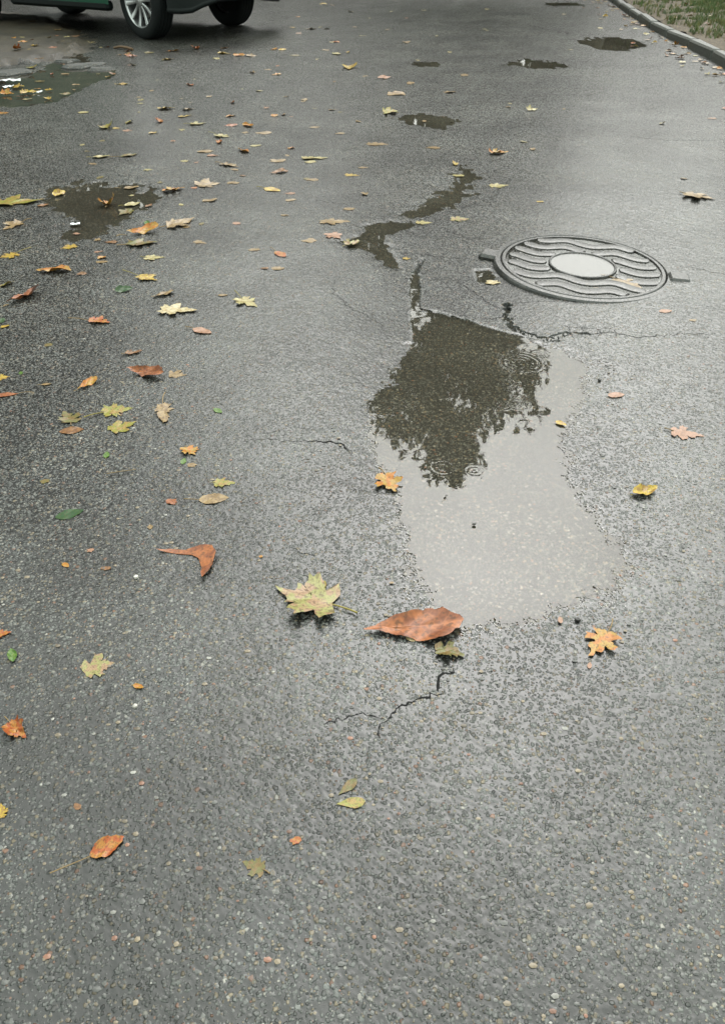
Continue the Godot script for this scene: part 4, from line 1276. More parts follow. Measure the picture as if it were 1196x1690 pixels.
func make_car() -> void:
	var t := thing("parked_car", "dark green car with silver ten-spoke wheels parked at the top left", "car", Vector3(-2.38, 0.0, -12.3), deg_to_rad(-30.5))
	t.scale = Vector3.ONE * 1.13
	# painted shell: side walls, bonnet and tail, with round wheel openings
	var st := []
	var x := 0.86
	while x > -3.6:
		st.append(x)
		x -= 0.04
	for side in [1, -1]:
		var v := PackedVector3Array()
		var idx := PackedInt32Array()
		var np := 9
		for sx in st:
			var w := 0.92
			if sx > 0.3: w -= 0.34 * pow((sx - 0.3) / 0.56, 2.4)
			if sx < -3.2: w -= 0.2 * pow((-3.2 - sx) / 0.4, 2.0)
			var yb := arch(sx, 0.33 if sx < 0.4 else 0.46)
			var top := 1.02
			if sx > -0.4: top = 1.04 - 0.22 * pow((sx + 0.4) / 1.26, 1.8)
			if sx > 0.74: top -= 0.30 * pow((sx - 0.74) / 0.12, 2.0)
			if sx < -3.4: top -= 0.1
			for k in np:
				var f := k / float(np - 3)
				if k <= np - 3:
					var y := lerpf(yb, maxf(top - 0.03, yb + 0.02), f)
					var bulge := 0.03 * pow(absf(y - 0.62) / 0.4, 2.0)
					if absf(y - yb) < 0.05 and yb > 0.4: bulge -= 0.015
					v.append(Vector3(sx, y, side * (w - bulge)))
				elif k == np - 2:
					v.append(Vector3(sx, top, side * (w - 0.14)))
				else:
					v.append(Vector3(sx, top + 0.03, 0))
		for i in st.size() - 1:
			for k in np - 1:
				var a := i * np + k
				if side > 0: idx.append_array([a, a + np, a + 1, a + 1, a + np, a + np + 1])
				else: idx.append_array([a, a + 1, a + np, a + 1, a + np + 1, a + np])
		part(t, "body_side", mesh_of(v, idx), M.paint)
	# front bumper skirt with a chin, wrapped round the nose; black sills; underbody
	var plan := [Vector2(0.47, 0.93), Vector2(0.55, 0.925), Vector2(0.64, 0.89), Vector2(0.73, 0.82), Vector2(0.80, 0.70), Vector2(0.85, 0.5), Vector2(0.875, 0.25), Vector2(0.88, 0.0)]
	var full := []
	for p in plan: full.append(p)
	for k in range(plan.size() - 2, -1, -1): full.append(Vector2(plan[k].x, -plan[k].y))
	var bv := PackedVector3Array()
	var bi := PackedInt32Array()
	for p in full:
		var side: float = absf(p.y) / 0.93
		var low: float = 0.375 - 0.095 * smoothstep(0.6, 0.95, side)
		var o := Vector3(p.x, 0, p.y)
		var out := Vector3(p.x - 0.2, 0, p.y).normalized()
		bv.append_array([o - out * 0.28 + Vector3.UP * (low + 0.03), o + out * 0.005 + Vector3.UP * low, o + out * 0.022 + Vector3.UP * (low + 0.02), o + out * 0.02 + Vector3.UP * (low + 0.045), o + Vector3.UP * (low + 0.06), o + out * 0.004 + Vector3.UP * 0.56, o - out * 0.03 + Vector3.UP * 0.66])
	for i in full.size() - 1:
		for k in 6:
			var a := i * 7 + k
			bi.append_array([a, a + 1, a + 7, a + 1, a + 8, a + 7])
	part(t, "front_bumper", mesh_of(bv, bi), M.plastic)
	for s in [-1, 1]:
		part(t, "sill", chamfer_box(Vector3(1.72, 0.1, 0.12), 0.03), M.plastic, Transform3D(Basis.IDENTITY, Vector3(-1.34, 0.31, s * 0.85)))
		part(t, "headlight", chamfer_box(Vector3(0.3, 0.13, 0.26), 0.05), M.lamp, Transform3D(Basis(Vector3.UP, s * 0.7), Vector3(0.66, 0.74, s * 0.66)))
		part(t, "door_mirror", chamfer_box(Vector3(0.12, 0.14, 0.2), 0.04), M.paint, Transform3D(Basis.IDENTITY, Vector3(-0.75, 1.1, s * 1.0)))
		for d in [-1.28, -2.2]:
			part(t, "door_handle", chamfer_box(Vector3(0.16, 0.03, 0.03), 0.01), M.plastic, Transform3D(Basis.IDENTITY, Vector3(d, 0.9, s * 0.915)))
	part(t, "rear_bumper", chamfer_box(Vector3(0.3, 0.4, 1.62), 0.08), M.plastic, Transform3D(Basis.IDENTITY, Vector3(-3.52, 0.52, 0)))
	part(t, "underbody", chamfer_box(Vector3(3.6, 0.14, 1.24), 0.04), M.dark, Transform3D(Basis.IDENTITY, Vector3(-1.45, 0.42, 0)))
	part(t, "grille", chamfer_box(Vector3(0.06, 0.2, 0.9), 0.02), M.dark, Transform3D(Basis.IDENTITY, Vector3(0.84, 0.7, 0)))
	part(t, "number_plate", chamfer_box(Vector3(0.02, 0.11, 0.52), 0.005), M.lamp, Transform3D(Basis.IDENTITY, Vector3(0.905, 0.5, 0)))
	# cabin
	var cab := [[-0.35, 1.02, 0.80], [-1.05, 1.58, 0.62], [-2.9, 1.60, 0.60], [-3.5, 1.04, 0.74]]
	var cv := PackedVector3Array()
	for q in cab:
		for s in [-1, 1]:
			cv.append(Vector3(q[0], q[1], s * q[2]))
	for s in [-1, 1]: cv.append(Vector3(-1.05, 1.03, s * 0.84))
	for s in [-1, 1]: cv.append(Vector3(-2.9, 1.03, s * 0.83))
	part(t, "windscreen", mesh_of(PackedVector3Array([cv[0], cv[1], cv[2], cv[3]]), PackedInt32Array([0, 1, 2, 1, 3, 2])), M.glass)
	part(t, "rear_window", mesh_of(PackedVector3Array([cv[4], cv[5], cv[6], cv[7]]), PackedInt32Array([0, 1, 2, 1, 3, 2])), M.glass)
	part(t, "roof", chamfer_box(Vector3(2.0, 0.06, 1.26), 0.028), M.paint, Transform3D(Basis.IDENTITY, Vector3(-1.98, 1.605, 0)))
	for s in [0, 1]:
		part(t, "side_window", mesh_of(PackedVector3Array([cv[s], cv[2 + s], cv[4 + s], cv[6 + s], cv[8 + s], cv[10 + s]]), PackedInt32Array([0, 1, 4, 1, 2, 5, 1, 5, 4, 2, 3, 5])), M.glass)
	# wheels
	var tyre := tyre_mesh()
	var rim := lathe(PackedVector2Array([Vector2(0.268, 0.005), Vector2(0.262, 0.0), Vector2(0.252, -0.004), Vector2(0.248, -0.02), Vector2(0.24, -0.06), Vector2(0.235, -0.2)]), 64)
	var disc := lathe(PackedVector2Array([Vector2(0.17, -0.1), Vector2(0.17, -0.085), Vector2(0.17, -0.085), Vector2(0.07, -0.085), Vector2(0.0, -0.085)]), 40)
	var back := lathe(PackedVector2Array([Vector2(0.238, -0.13), Vector2(0.0, -0.13)]), 40)
	var hub := lathe(PackedVector2Array([Vector2(0.062, -0.05), Vector2(0.06, -0.022), Vector2(0.052, -0.014), Vector2(0.0, -0.012)]), 30)
	var spoke := spoke_mesh()
	for w in [[0.0, 1, -12.0], [0.0, -1, -12.0], [-3.0, 1, 0.0], [-3.0, -1, 0.0]]:
		var wh := Node3D.new()
		wh.name = "wheel"
		t.add_child(wh, true)
		# the wheel's own y axis points outwards
		var b := Basis(Vector3.UP, deg_to_rad(w[2])) * Basis(Vector3.RIGHT, PI / 2 * w[1]) * Basis(Vector3.UP, 0.13)
		wh.transform = Transform3D(b, Vector3(w[0], 0.379, w[1] * 0.9))
		part(wh, "tyre", tyre, M.rubber)
		part(wh, "rim", rim, M.alloy)
		part(wh, "brake_disc", disc, M.steel)
		part(wh, "backing_plate", back, M.dark)
		part(wh, "hub_cap", hub, M.alloy)
		for k in 10:
			part(wh, "spoke", spoke, M.alloy, Transform3D(Basis(Vector3.UP, TAU * k / 10.0), Vector3.ZERO))

func tyre_mesh() -> ArrayMesh:
	# section of (radius, y), outside face up; tread grooves run round
	var p := PackedVector2Array([Vector2(0.262, 0.002), Vector2(0.272, 0.008), Vector2(0.30, 0.014), Vector2(0.335, 0.012), Vector2(0.362, 0.0), Vector2(0.374, -0.015), Vector2(0.379, -0.03)])
	for k in 4:
		var y := -0.045 - k * 0.045
		p.append_array([Vector2(0.380, y + 0.012), Vector2(0.380, y), Vector2(0.380, y), Vector2(0.371, y - 0.002), Vector2(0.371, y - 0.009), Vector2(0.380, y - 0.011), Vector2(0.380, y - 0.011)])
	p.append_array([Vector2(0.379, -0.205), Vector2(0.372, -0.22), Vector2(0.35, -0.235), Vector2(0.30, -0.24), Vector2(0.24, -0.225)])
	return lathe(p, 72)

func spoke_mesh() -> ArrayMesh:
	# tapered bar from hub to rim, dished, with a raised middle
	var v := PackedVector3Array()
	var idx := PackedInt32Array()
	for i in 7:
		var f := i / 6.0
		var r := lerpf(0.045, 0.252, f)
		var w := lerpf(0.016, 0.027, f)
		var y := -0.02 + 0.014 * f * f - 0.008 * sin(f * PI)
		v.append_array([Vector3(r, y - 0.03, -w * 0.8), Vector3(r, y - 0.006, -w), Vector3(r, y, -w * 0.7), Vector3(r, y, w * 0.7), Vector3(r, y - 0.006, w), Vector3(r, y - 0.03, w * 0.8)])
	for i in 6:
		for k in 5:
			var a := i * 6 + k
			idx.append_array([a, a + 1, a + 6, a + 1, a + 7, a + 6])
	return mesh_of(v, idx)

# ------------------------------------------------------------------ trees
func crown_mesh(lobes: Array, count: int, leaf: float, sd: int, tint: Array) -> ArrayMesh:
	var r := RandomNumberGenerator.new()
	r.seed = sd
	var v := PackedVector3Array()
	var n := PackedVector3Array()
	var c := PackedColorArray()
	var idx := PackedInt32Array()
	var clumps := []
	for l in lobes:
		for k in l[2]:
			var d := Vector3(r.randfn(), r.randfn(), r.randfn()).normalized() * pow(r.randf(), 0.45)
			clumps.append([l[0] + d * l[1], r.randf_range(0.25, 0.6), tint[r.randi() % tint.size()]])
	for k in count:
		var q: Array = clumps[r.randi() % clumps.size()]
		var p: Vector3 = q[0] + Vector3(r.randfn(), r.randfn() * 0.7, r.randfn()) * q[1] * 0.62
		var a := Vector3(r.randfn(), r.randfn() * 0.6, r.randfn()).normalized()
		var b := a.cross(Vector3(r.randfn(), r.randfn(), r.randfn())).normalized()
		var s := leaf * r.randf_range(0.6, 1.3)
		var base := v.size()
		v.append_array([p - a * s, p + b * s * 0.55, p + a * s, p - b * s * 0.55])
		var nn := a.cross(b)
		if nn.y < 0: nn = -nn
		n.append_array([nn, nn, nn, nn])
		var col: Color = q[2] * r.randf_range(0.6, 1.3)
		c.append_array([col, col, col, col])
		idx.append_array([base, base + 1, base + 2, base, base + 2, base + 3])
	return mesh_of(v, idx, n, null, null, c)

func make_tree(called: String, label: String, at: Vector3, hgt: float, lobes: Array, count: int, sd: int, tint: Array, group := "", leaf := 0.17) -> Node3D:
	var t := thing(called, label, "tree", at, 0.0, group)
	var top := Vector3.ZERO
	for l in lobes: top += l[0] / lobes.size()
	var bend := Vector3(top.x * 0.5, hgt * 0.45, top.z * 0.5)
	part(t, "trunk", tube(PackedVector3Array([Vector3(0, -0.1, 0), Vector3(0.02, 0.4, 0), bend * 0.5 + Vector3(0.1, 0, 0), bend, Vector3(top.x * 0.9, hgt * 0.75, top.z * 0.9)]), 0.34, 0.08, 10), M.bark)
	for l in lobes:
		part(t, "limb", tube(PackedVector3Array([bend * 0.72, bend.lerp(l[0], 0.5) + Vector3(0, 0.5, 0), l[0]]), 0.13, 0.03, 7), M.bark)
	var crown := part(t, "crown", crown_mesh(lobes, count, leaf, sd, tint), M.foliage)
	crown.set_meta("kind", "stuff")
	return t

func make_trees() -> void:
	var autumn := [Color(0.055, 0.05, 0.018), Color(0.04, 0.05, 0.016), Color(0.075, 0.055, 0.02), Color(0.035, 0.04, 0.015)]
	var green := [Color(0.028, 0.045, 0.014), Color(0.04, 0.055, 0.018), Color(0.05, 0.05, 0.016)]
	# the tree whose crown hangs over the road ahead and shows in the long puddle
	make_tree("tall_tree", "tall autumn tree over the road ahead, seen mirrored in the long puddle", Vector3(5.6, 0, -20.5), 14.0, [
		[Vector3(-2.7, 8.6, 0.2), Vector3(1.7, 1.9, 1.8), 26], [Vector3(-3.0, 11.8, 0.2), Vector3(1.3, 1.9, 1.4), 22], [Vector3(-1.3, 10.2, 0.3), Vector3(1.2, 1.8, 1.4), 18],
		[Vector3(-4.6, 11.0, 0.0), Vector3(1.0, 1.1, 1.2), 12], [Vector3(-2.4, 6.0, 0.0), Vector3(2.2, 1.6, 1.8), 26], [Vector3(-3.5, 10.0, 0.0), Vector3(1.3, 1.2, 1.2), 16], [Vector3(-2.2, 4.2, 0.0), Vector3(2.2, 1.2, 1.6), 26], [Vector3(-4.7, 8.4, 0.0), Vector3(0.9, 1.5, 1.2), 14], [Vector3(-4.6, 5.8, 0.0), Vector3(1.0, 1.4, 1.2), 12], [Vector3(-2.4, 13.2, 0.2), Vector3(0.5, 0.9, 0.7), 8]], 12000, 71, autumn)
	make_tree("roadside_tree", "dark leafy tree behind the parked car", Vector3(-9.5, 0, -19.5), 11.0, [
		[Vector3(0, 6.5, 0), Vector3(3.0, 2.6, 2.6), 40], [Vector3(1.8, 9.0, 0.6), Vector3(2.2, 2.0, 2.0), 24], [Vector3(-1.6, 9.4, 0), Vector3(2.0, 1.8, 2.0), 22], [Vector3(2.0, 4.5, 1.0), Vector3(2.0, 1.4, 1.8), 20]], 9000, 73, green)
	make_tree("roadside_tree", "broad tree closing the far end of the road", Vector3(-3.5, 0, -31.0), 14.0, [
		[Vector3(0, 7.5, 0), Vector3(4.4, 3.2, 2.6), 46], [Vector3(3.2, 10.2, 0), Vector3(2.6, 2.2, 2.0), 26], [Vector3(-3.0, 10.0, 0), Vector3(2.4, 2.0, 2.0), 24], [Vector3(0.5, 3.6, 0.5), Vector3(4.4, 1.6, 1.8), 30]], 9000, 75, autumn)
	var row := [["second", -13.0, -27.0], ["third", 2.5, -36.0], ["fourth", 9.5, -33.0], ["fifth", 17.0, -30.0], ["sixth", -22.0, -26.0], ["seventh", 24.0, -26.0], ["eighth", -17.0, -15.0], ["ninth", -8.6, -28.0], ["tenth", 6.0, -44.0], ["eleventh", -1.5, -46.0], ["twelfth", -9.0, -43.0], ["thirteenth", -20.0, -36.0], ["fourteenth", 14.0, -42.0]]
	for q in row:
		var hh := rng.randf_range(12.0, 15.0) if q[1] < 8.0 else 9.5
		make_tree("background_tree", "%s of the trees that close the view beyond the road, out of the picture" % q[0], Vector3(q[1], 0, q[2]), hh, [
			[Vector3(0, hh * 0.55, 0), Vector3(3.6, hh * 0.25, 2.4), 40], [Vector3(2.0, hh * 0.75, 0), Vector3(2.2, 2.0, 2.0), 22], [Vector3(-2.2, hh * 0.75, 0), Vector3(2.2, 1.8, 2.0), 22], [Vector3(0.5, hh * 0.28, 0.5), Vector3(4.2, hh * 0.16, 1.8), 34]], 10000, 80 + int(q[1]), autumn if int(q[1]) % 2 else green, "trees beyond the road", 0.26)
	make_tree("roadside_tree", "tall leafy tree at the left of the car, its crown out of the picture", Vector3(-8.5, 0, -13.0), 12.0, [
		[Vector3(0.4, 8.0, 0), Vector3(3.0, 2.6, 2.8), 40], [Vector3(2.6, 9.6, 0.6), Vector3(2.0, 1.6, 2.2), 24], [Vector3(-1.0, 10.6, -1), Vector3(2.2, 1.8, 2.0), 20], [Vector3(1.5, 5.8, 0), Vector3(2.4, 1.4, 2.4), 22]], 9000, 78, green)
	make_tree("roadside_tree", "leafy tree at the left beside the viewer, out of the picture", Vector3(-8.5, 0, 1.0), 10.0, [
		[Vector3(0.4, 7.5, 0), Vector3(2.8, 2.4, 2.8), 40], [Vector3(2.0, 9.0, 0.6), Vector3(2.0, 1.6, 2.2), 24], [Vector3(1.0, 5.6, -1), Vector3(2.2, 1.4, 2.0), 20]], 8000, 79, green)
	var behind := [["first", -9.0, 13.0], ["second", 1.5, 16.0], ["third", 11.0, 13.0], ["fourth", -15.0, 3.0]]
	for q in behind:
		make_tree("background_tree", "%s of the trees behind the viewer, out of the picture" % q[0], Vector3(q[1], 0, q[2]), 12.0, [
			[Vector3(0, 6.5, 0), Vector3(4.2, 3.0, 3.0), 40], [Vector3(2.0, 9.0, 0), Vector3(2.6, 2.2, 2.4), 22], [Vector3(-2.2, 9.0, 0), Vector3(2.6, 2.0, 2.4), 22], [Vector3(0.5, 3.2, 0.5), Vector3(4.2, 2.0, 2.4), 34]], 6000, 120 + int(q[1]), green, "trees behind the viewer")
	var lobes := []
	for k in 26:
		lobes.append([Vector3(-25.0 + 2.0 * k, rng.randf_range(2.4, 3.0), rng.randf_range(-0.4, 0.4)), Vector3(1.7, rng.randf_range(2.4, 3.2), 0.9), 26])
		lobes.append([Vector3(-24.0 + 2.0 * k, 0.7, 0.3), Vector3(1.6, 0.7, 0.6), 12])
	var hedge := solo("hedge", crown_mesh(lobes, 38000, 0.22, 91, green), M.foliage, "long dense hedge across the far end of the road, out of the picture", "hedge", Vector3(0, 0, -26.5))

# ------------------------------------------------------------------ leaves
var leaf_mats := {}
const TONES := {
	"yellow": [0.37, 0.26, 0.035, 0.26, 0.155, 0.04], "yellowgreen": [0.20, 0.19, 0.035, 0.26, 0.17, 0.05], "orange": [0.34, 0.125, 0.016, 0.30, 0.18, 0.03], "redorange": [0.28, 0.07, 0.018, 0.31, 0.14, 0.03],
	"brown": [0.20, 0.10, 0.04, 0.13, 0.06, 0.025], "redbrown": [0.27, 0.095, 0.035, 0.18, 0.06, 0.026], "tan": [0.24, 0.165, 0.075, 0.17, 0.11, 0.05], "pale": [0.33, 0.29, 0.13, 0.26, 0.20, 0.08],
	"cream": [0.42, 0.36, 0.22, 0.33, 0.25, 0.12], "green": [0.05, 0.12, 0.018, 0.085, 0.15, 0.022], "darkgreen": [0.016, 0.055, 0.016, 0.03, 0.07, 0.02], "olive": [0.11, 0.105, 0.03, 0.15, 0.10, 0.035],
	"pink": [0.30, 0.16, 0.10, 0.24, 0.13, 0.08], "mottled": [0.23, 0.215, 0.08, 0.27, 0.17, 0.10]}

func leaf_material(col: String, lobed: bool) -> StandardMaterial3D:
	var key := col + ("1" if lobed else "0")
	if leaf_mats.has(key): return leaf_mats[key]
	var t: Array = TONES[col]
	var a := Color(t[0], t[1], t[2])
	var b := Color(t[3], t[4], t[5])
	var n := 128
	var im := Image.create(n, n, false, Image.FORMAT_RGB8)
	var big := noise(0.028, hash(key) % 1000, FastNoiseLite.TYPE_SIMPLEX_SMOOTH, 3)
	var fine := noise(0.16, 17 + hash(key) % 100, FastNoiseLite.TYPE_SIMPLEX_SMOOTH, 2)
	var tips := [Vector2(0, 1), Vector2(0.5, 0.4), Vector2(-0.5, 0.4), Vector2(0.42, 0.0), Vector2(-0.42, 0.0)]
	for y in n:
		for x in n:
			var p := Vector2(x / float(n) - 0.5, y / float(n) * 1.15 - 0.12)
			var k := smoothstep(-0.16, 0.2, big.get_noise_2d(x, y))
			var c := a.lerp(b, k) * (0.86 + 0.3 * fine.get_noise_2d(x, y))
			var vein := 1.0
			if lobed:
				for tp in tips:
					vein = minf(vein, p.distance_to(Geometry2D.get_closest_point_to_segment(p, Vector2.ZERO, tp)) / 0.014)
			else:
				vein = absf(p.x) / 0.014
				var w := fposmod(p.y - absf(p.x) * 0.9, 0.11)
				vein = minf(vein, minf(w, 0.11 - w) / 0.008)
			if vein < 1.0: c = c.lerp(a * 1.25, 0.5 * (1.0 - vein))
			if fine.get_noise_2d(x * 0.6 + 50.0, y * 0.6) > 0.36: c = c.lerp(Color(0.06, 0.03, 0.015), 0.6)
			im.set_pixel(x, y, c.linear_to_srgb())
	var m := mat(Color.WHITE, 0.36, 0.38)
	m.albedo_texture = ImageTexture.create_from_image(im)
	m.backlight_enabled = true
	m.backlight = Color(0.18, 0.16, 0.1)
	m.texture_repeat = false
	leaf_mats[key] = m
	return m

func outline(kind: String, r: RandomNumberGenerator, whole := false) -> PackedVector2Array:
	var o := PackedVector2Array()
	if kind == "maple":
		var hp := [Vector2(0, 0), Vector2(0.07, -0.06), Vector2(0.2, -0.1), Vector2(0.29, -0.05), Vector2(0.43, 0.01), Vector2(0.34, 0.08), Vector2(0.23, 0.16), Vector2(0.33, 0.22), Vector2(0.38, 0.24), Vector2(0.52, 0.37), Vector2(0.43, 0.41), Vector2(0.46, 0.54), Vector2(0.34, 0.51), Vector2(0.25, 0.48), Vector2(0.15, 0.45), Vector2(0.2, 0.58), Vector2(0.25, 0.66), Vector2(0.17, 0.71), Vector2(0.1, 0.76), Vector2(0.06, 0.88), Vector2(0, 1)]
		for p in hp: o.append(p)
		for k in range(hp.size() - 2, 0, -1): o.append(Vector2(-hp[k].x, hp[k].y))
		var weak := [r.randf_range(0.55, 1.1), r.randf_range(0.55, 1.1), r.randf_range(0.75, 1.1)]
		if whole: weak = [1.05, 1.12, 1.0]
		for k in o.size():
			var lobe: float = weak[0] if o[k].x > 0.2 else weak[1] if o[k].x < -0.2 else weak[2] if o[k].y > 0.5 else 1.0
			o[k] = Vector2(0, 0.25) + (o[k] - Vector2(0, 0.25)) * lobe + Vector2(r.randfn(), r.randfn()) * 0.03
	elif kind == "boomerang":
		for q in [[257, 899], [280, 897], [305, 899], [330, 893], [350, 896], [359, 906], [357, 926], [346, 946], [340, 928], [331, 913], [318, 907], [300, 906], [278, 903]]:
			o.append(Vector2((q[0] - 308) / 105.0, (946 - q[1]) / 70.0))
	elif kind == "scrap":
		var m := 13
		for k in m:
			var a := TAU * k / m
			o.append(Vector2(0.0, 0.5) + Vector2(sin(a) * 0.34, -cos(a) * 0.5) * r.randf_range(0.55, 1.05))
	else:
		var m := 14
		for s in [1, -1]:
			for k in m:
				var f := k / float(m)
				if s < 0: f = 1.0 - f
				var w := 0.27 * pow(sin(PI * pow(f, 0.85)), 0.8) if kind == "oval" else 0.19 * pow(sin(PI * pow(f, 1.75)), 0.75) + 0.01
				o.append(Vector2(s * w * r.randf_range(0.93, 1.07), f))
	return o

func blade(kind: String, size: float, curled: float, sd: int) -> ArrayMesh:
	var curl := curled
	var r := RandomNumberGenerator.new()
	r.seed = sd
	var o := outline(kind, r, size > 0.11 and sd == WHOLE_LEAF)
	# split the outline finer
	var ring := PackedVector2Array()
	for k in o.size():
		var a := o[k]
		var b := o[(k + 1) % o.size()]
		ring.append(a)
		ring.append(a.lerp(b, 0.5) + Vector2(r.randfn(), r.randfn()) * 0.008)
	var m := ring.size()
	var mid := Vector2(0.33, 0.56) if kind == "boomerang" else Vector2(0, 0.3) if kind == "maple" else Vector2(0, 0.5)
	var v2 := PackedVector2Array()
	var lays := [1.0, 0.8, 0.58, 0.36, 0.16]
	for s in lays:
		for p in ring:
			var q := mid.lerp(p, s)
			if kind in ["oval", "chestnut"]: q = Vector2(p.x * s, mid.y + (p.y - mid.y) * (1.0 - pow(1.0 - s, 2.0) * 0.8))
			v2.append(q)
	v2.append(mid)
	var v := PackedVector3Array()
	var uv := PackedVector2Array()
	if size < 0.1 and curl < 0.55: curl *= 0.6
	var roll := 0.06 + 2.4 * pow(curl, 1.5) * r.randf_range(0.8, 1.15)
	var bend := pow(curl, 1.5) * r.randf_range(-0.3, 1.1) + 0.04
	var skew := r.randf_range(-0.5, 0.5) * minf(curl, 0.9)
	var ph := r.randf() * TAU
	var low := 1e9
	for p in v2:
		var k := roll * 1.1
		var ang := p.x * k
		var xx := sin(ang) / k
		var h := (1.0 - cos(ang)) / k + absf(p.x) * 0.12 * curl
		var bb := (p.y - 0.5) * bend
		var yy := 0.5 + (sin(bb) / bend if absf(bend) > 0.02 else p.y - 0.5)
		h += (1.0 - cos(bb)) / bend if absf(bend) > 0.02 else 0.0
		h += (0.006 + 0.035 * curl) * sin(9.0 * p.y + ph + 5.0 * p.x) * minf(1.0, absf(p.x) * 6.0)
		h += 0.02 * curl * sin(23.0 * p.x + 17.0 * p.y + ph * 2.0)
		var q := Vector2(xx, h).rotated(skew)
		v.append(Vector3(q.x, q.y, -(yy - 0.5)) * size)
		uv.append(Vector2(p.x + 0.5, (p.y + 0.12) / 1.15))
		low = minf(low, v[-1].y)
	for k in v.size(): v[k].y -= low
	var idx := PackedInt32Array()
	for l in lays.size() - 1:
		for k in m:
			var a := l * m + k
			var b := l * m + (k + 1) % m
			idx.append_array([a, b, a + m, b, b + m, a + m])
	for k in m:
		idx.append_array([(lays.size() - 1) * m + k, (lays.size() - 1) * m + (k + 1) % m, v.size() - 1])
	# wind so that the upper side is the front
	if mid.y > -9 and normals_of(v, idx)[v.size() - 1].y < 0:
		for k in range(0, idx.size(), 3):
			var q := idx[k]
			idx[k] = idx[k + 1]
			idx[k + 1] = q
	return mesh_of(v, idx, null, uv)

func place_leaf(kind: String, col: String, x: float, z: float, size: float, turn: float, curl: float, pet: float, label: String, group: String, y := -1.0) -> void:
	var called: String = {"maple": "maple_leaf", "oval": "oval_leaf", "chestnut": "long_leaf", "scrap": "leaf_scrap", "boomerang": "long_leaf"}[kind]
	var sd := int(x * 7919.0 + z * 104729.0) & 0xffffff
	if y < -0.5: y = level(x, z) + (0.0009 if curl < 0.4 else 0.0016)
	if x < -3.3 and z < -9.3 and z > -14.0: y += 0.05
	var m := leaf_material(col, kind == "maple")
	if label.begins_with("big ragged"): sd = WHOLE_LEAF
	var mesh := blade(kind, size, curl, sd)
	var tilt := Basis(Vector3.UP, turn)
	if pet <= 0.0:
		var s := solo(called, mesh, m, label, "leaf", Vector3(x, y, z), turn, group)
		s.basis = tilt
		return
	var t := thing(called, label, "leaf", Vector3(x, y, z), turn, group)
	part(t, "blade", mesh, m)
	var r := RandomNumberGenerator.new()
	r.seed = sd + 1
	var path := PackedVector3Array()
	var sway := r.randf_range(-0.25, 0.25)
	var rise := r.randf_range(0.0, 0.14) + 0.1 * curl
	for k in 7:
		var f := k / 6.0
		path.append(Vector3(sway * f * f * pet, 0.02 + rise * sin(f * 2.2) * pet, 0.5 + (f * pet) - 0.04) * size)
	var thick := clampf(size * 0.015, 0.001, 0.0024)
	part(t, "stalk", tube(path, thick * 0.8, thick * 1.2, 6), leaf_material("yellowgreen" if col in ["yellow", "pale", "yellowgreen", "mottled", "cream"] else "tan", false))

func make_leaves() -> void:
	for l in LEAVES:
		place_leaf(l[0], l[1], l[2], l[3], l[4], l[5], l[6], l[7], l[8], "autumn leaves strewn on the wet road")
	# the boomerang-shaped brown leaf: two long lobes that meet at a corner
	place_leaf("boomerang", "redbrown", -0.452, -1.40, 0.165, 0.0, 0.2, 0.0, "boomerang-shaped brown leaf bent at a corner, left of the road middle", "autumn leaves strewn on the wet road")
	# wet scraps washed together by the broken ground near the car, and faded ones pressed into the left of the road
	var drab := ["tan", "brown", "orange", "yellow", "redbrown", "olive", "pale"]
	var form := ["maple", "scrap", "oval"]
	for k in 34:
		var x := rng.randf_range(-4.4, -2.5)
		var z := rng.randf_range(-11.0, -7.5)
		var col: String = drab[k % 7]
		place_leaf(form[k % 3], col, x, z, rng.randf_range(0.07, 0.14), rng.randf() * TAU, rng.randf_range(0.2, 0.8), 0.0, "small %s %s in the wet litter %s near the car" % [shade(col), ["ragged leaf", "leaf flake", "oval leaf"][k % 3], "behind the puddle" if z < -9.3 else "around the puddle"], "wet leaf litter near the car", 0.056 if x < -3.5 and z < -9.4 else 0.003)
	for k in 40:
		var z := -3.4 - 6.0 * pow(rng.randf(), 1.2)
		var x := rng.randf_range(-0.62, -0.02) * absf(z) * 0.55 - 0.1
		var col: String = ["tan", "pale", "olive", "tan", "pink"][k % 5]
		place_leaf(form[k % 3], col, x, z, rng.randf_range(0.035, 0.075), rng.randf() * TAU, 0.1, 0.0, "small faded %s %s pressed on the road's left half, %s" % [shade(col), ["ragged leaf", "leaf flake", "oval leaf"][k % 3], "past the left puddle" if z < -4.6 else "beside the left puddle"], "faded scraps on the left half of the road")
	for q in TINY_LEAVES:
		var col: String = q[0]
		var k := rng.randi() % 3
		var across := "left of the middle" if q[1] < -0.6 else "right of the middle" if q[1] > 1.2 else "in the middle"
		if q[1] < -1.6: across = "on the left side"
		if q[1] > 2.6: across = "towards the kerb"
		var along := "at the very top of the road" if q[2] < -13.0 else "level with the car" if q[2] < -9.5 else "a little nearer than the car" if q[2] < -6.5 else "halfway between car and manhole" if q[2] < -4.8 else "about level with the manhole"
		place_leaf(["maple", "scrap", "oval"][k], col, q[1], q[2], q[3], rng.randf() * TAU, rng.randf_range(0.15, 0.7), 0.0, "tiny %s %s %s, %s" % [shade(col), ["ragged leaf", "leaf flake", "oval leaf"][k], across, along], "tiny leaves on the far road")

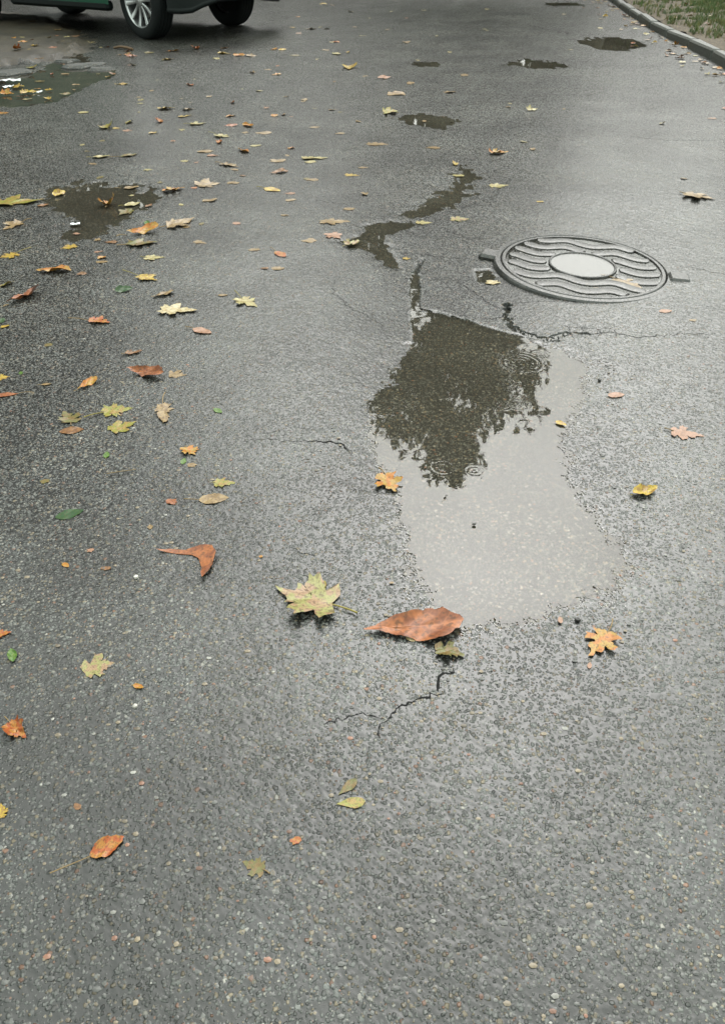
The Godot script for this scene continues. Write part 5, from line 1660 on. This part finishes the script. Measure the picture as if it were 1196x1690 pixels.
# ------------------------------------------------------------------ litter
func make_litter() -> void:
	var paper := mat(lin(0.55, 0.57, 0.58), 0.5)
	for w in [[-3.46, -8.24, 0.20, 0.3, "crumpled white paper scrap at the left edge by the puddle near the car"], [-3.36, -7.95, 0.11, 0.9, "smaller white paper scrap below the crumpled one near the car"], [-2.977, -7.692, 0.075, 1.4, "small white packet bit at the near end of the puddle by the car"], [-1.514, -3.967, 0.05, 0.2, "white paper strip in the left puddle"]]:
		var pts := PackedVector3Array()
		var idx := PackedInt32Array()
		for j in 5:
			for i in 7:
				pts.append(Vector3((i / 6.0 - 0.5) * w[2], 0.003 + rng.randf() * w[2] * 0.12, (j / 4.0 - 0.5) * w[2] * 0.45))
		for j in 4:
			for i in 6:
				var a := j * 7 + i
				idx.append_array([a, a + 1, a + 7, a + 1, a + 8, a + 7])
		solo("paper_scrap", mesh_of(pts, idx), paper, w[4], "paper", Vector3(w[0], 0.004, w[1]), w[3], "white paper litter")
	var twig := mat(lin(0.09, 0.05, 0.02), 0.5)
	solo("twig", tube(PackedVector3Array([Vector3(-0.13, 0.012, -0.05), Vector3(-0.04, 0.03, -0.01), Vector3(0.06, 0.02, 0.02), Vector3(0.13, 0.012, 0.09)]), 0.012, 0.018, 8), twig, "short brown bark stick in front of the car's near wheel", "twig", Vector3(-2.92, 0, -10.5))
	solo("straw", tube(PackedVector3Array([Vector3(-0.04, 0.004, 0.008), Vector3(0, 0.006, 0), Vector3(0.04, 0.004, -0.012)]), 0.0011, 0.0009, 6), leaf_material("tan", false), "thin tan straw on the asphalt left of the pale maple leaves", "straw", Vector3(-0.706, 0.001, -1.762))
	for p in [[0.298, -1.532, 0.0065, 0.05, "dark round seed lying in the long puddle"], [0.499, -1.189, 0.005, 0.015, "small black pebble right of the small round pink leaf bit"], [0.833, -2.316, 0.007, 0.03, "dark pebble right of the upper long puddle"], [-0.56, -1.33, 0.006, 0.45, "white pebble on the asphalt left of the big ragged maple leaf"], [-0.47, -0.95, 0.006, 0.3, "pale grey pebble below the small orange pointed leaf"]]:
		var pm := pebble_mesh(int(p[0] * 1000.0))
		var o := solo("pebble", pm, mat(lin(p[3], p[3] * 0.95, p[3] * 0.85), 0.3), p[4], "pebble", Vector3(p[0], WATER + 0.006 if p[0] == 0.298 else 0.002, p[1]))
		o.scale = Vector3(p[2] * 1.2, p[2] * 0.7, p[2])
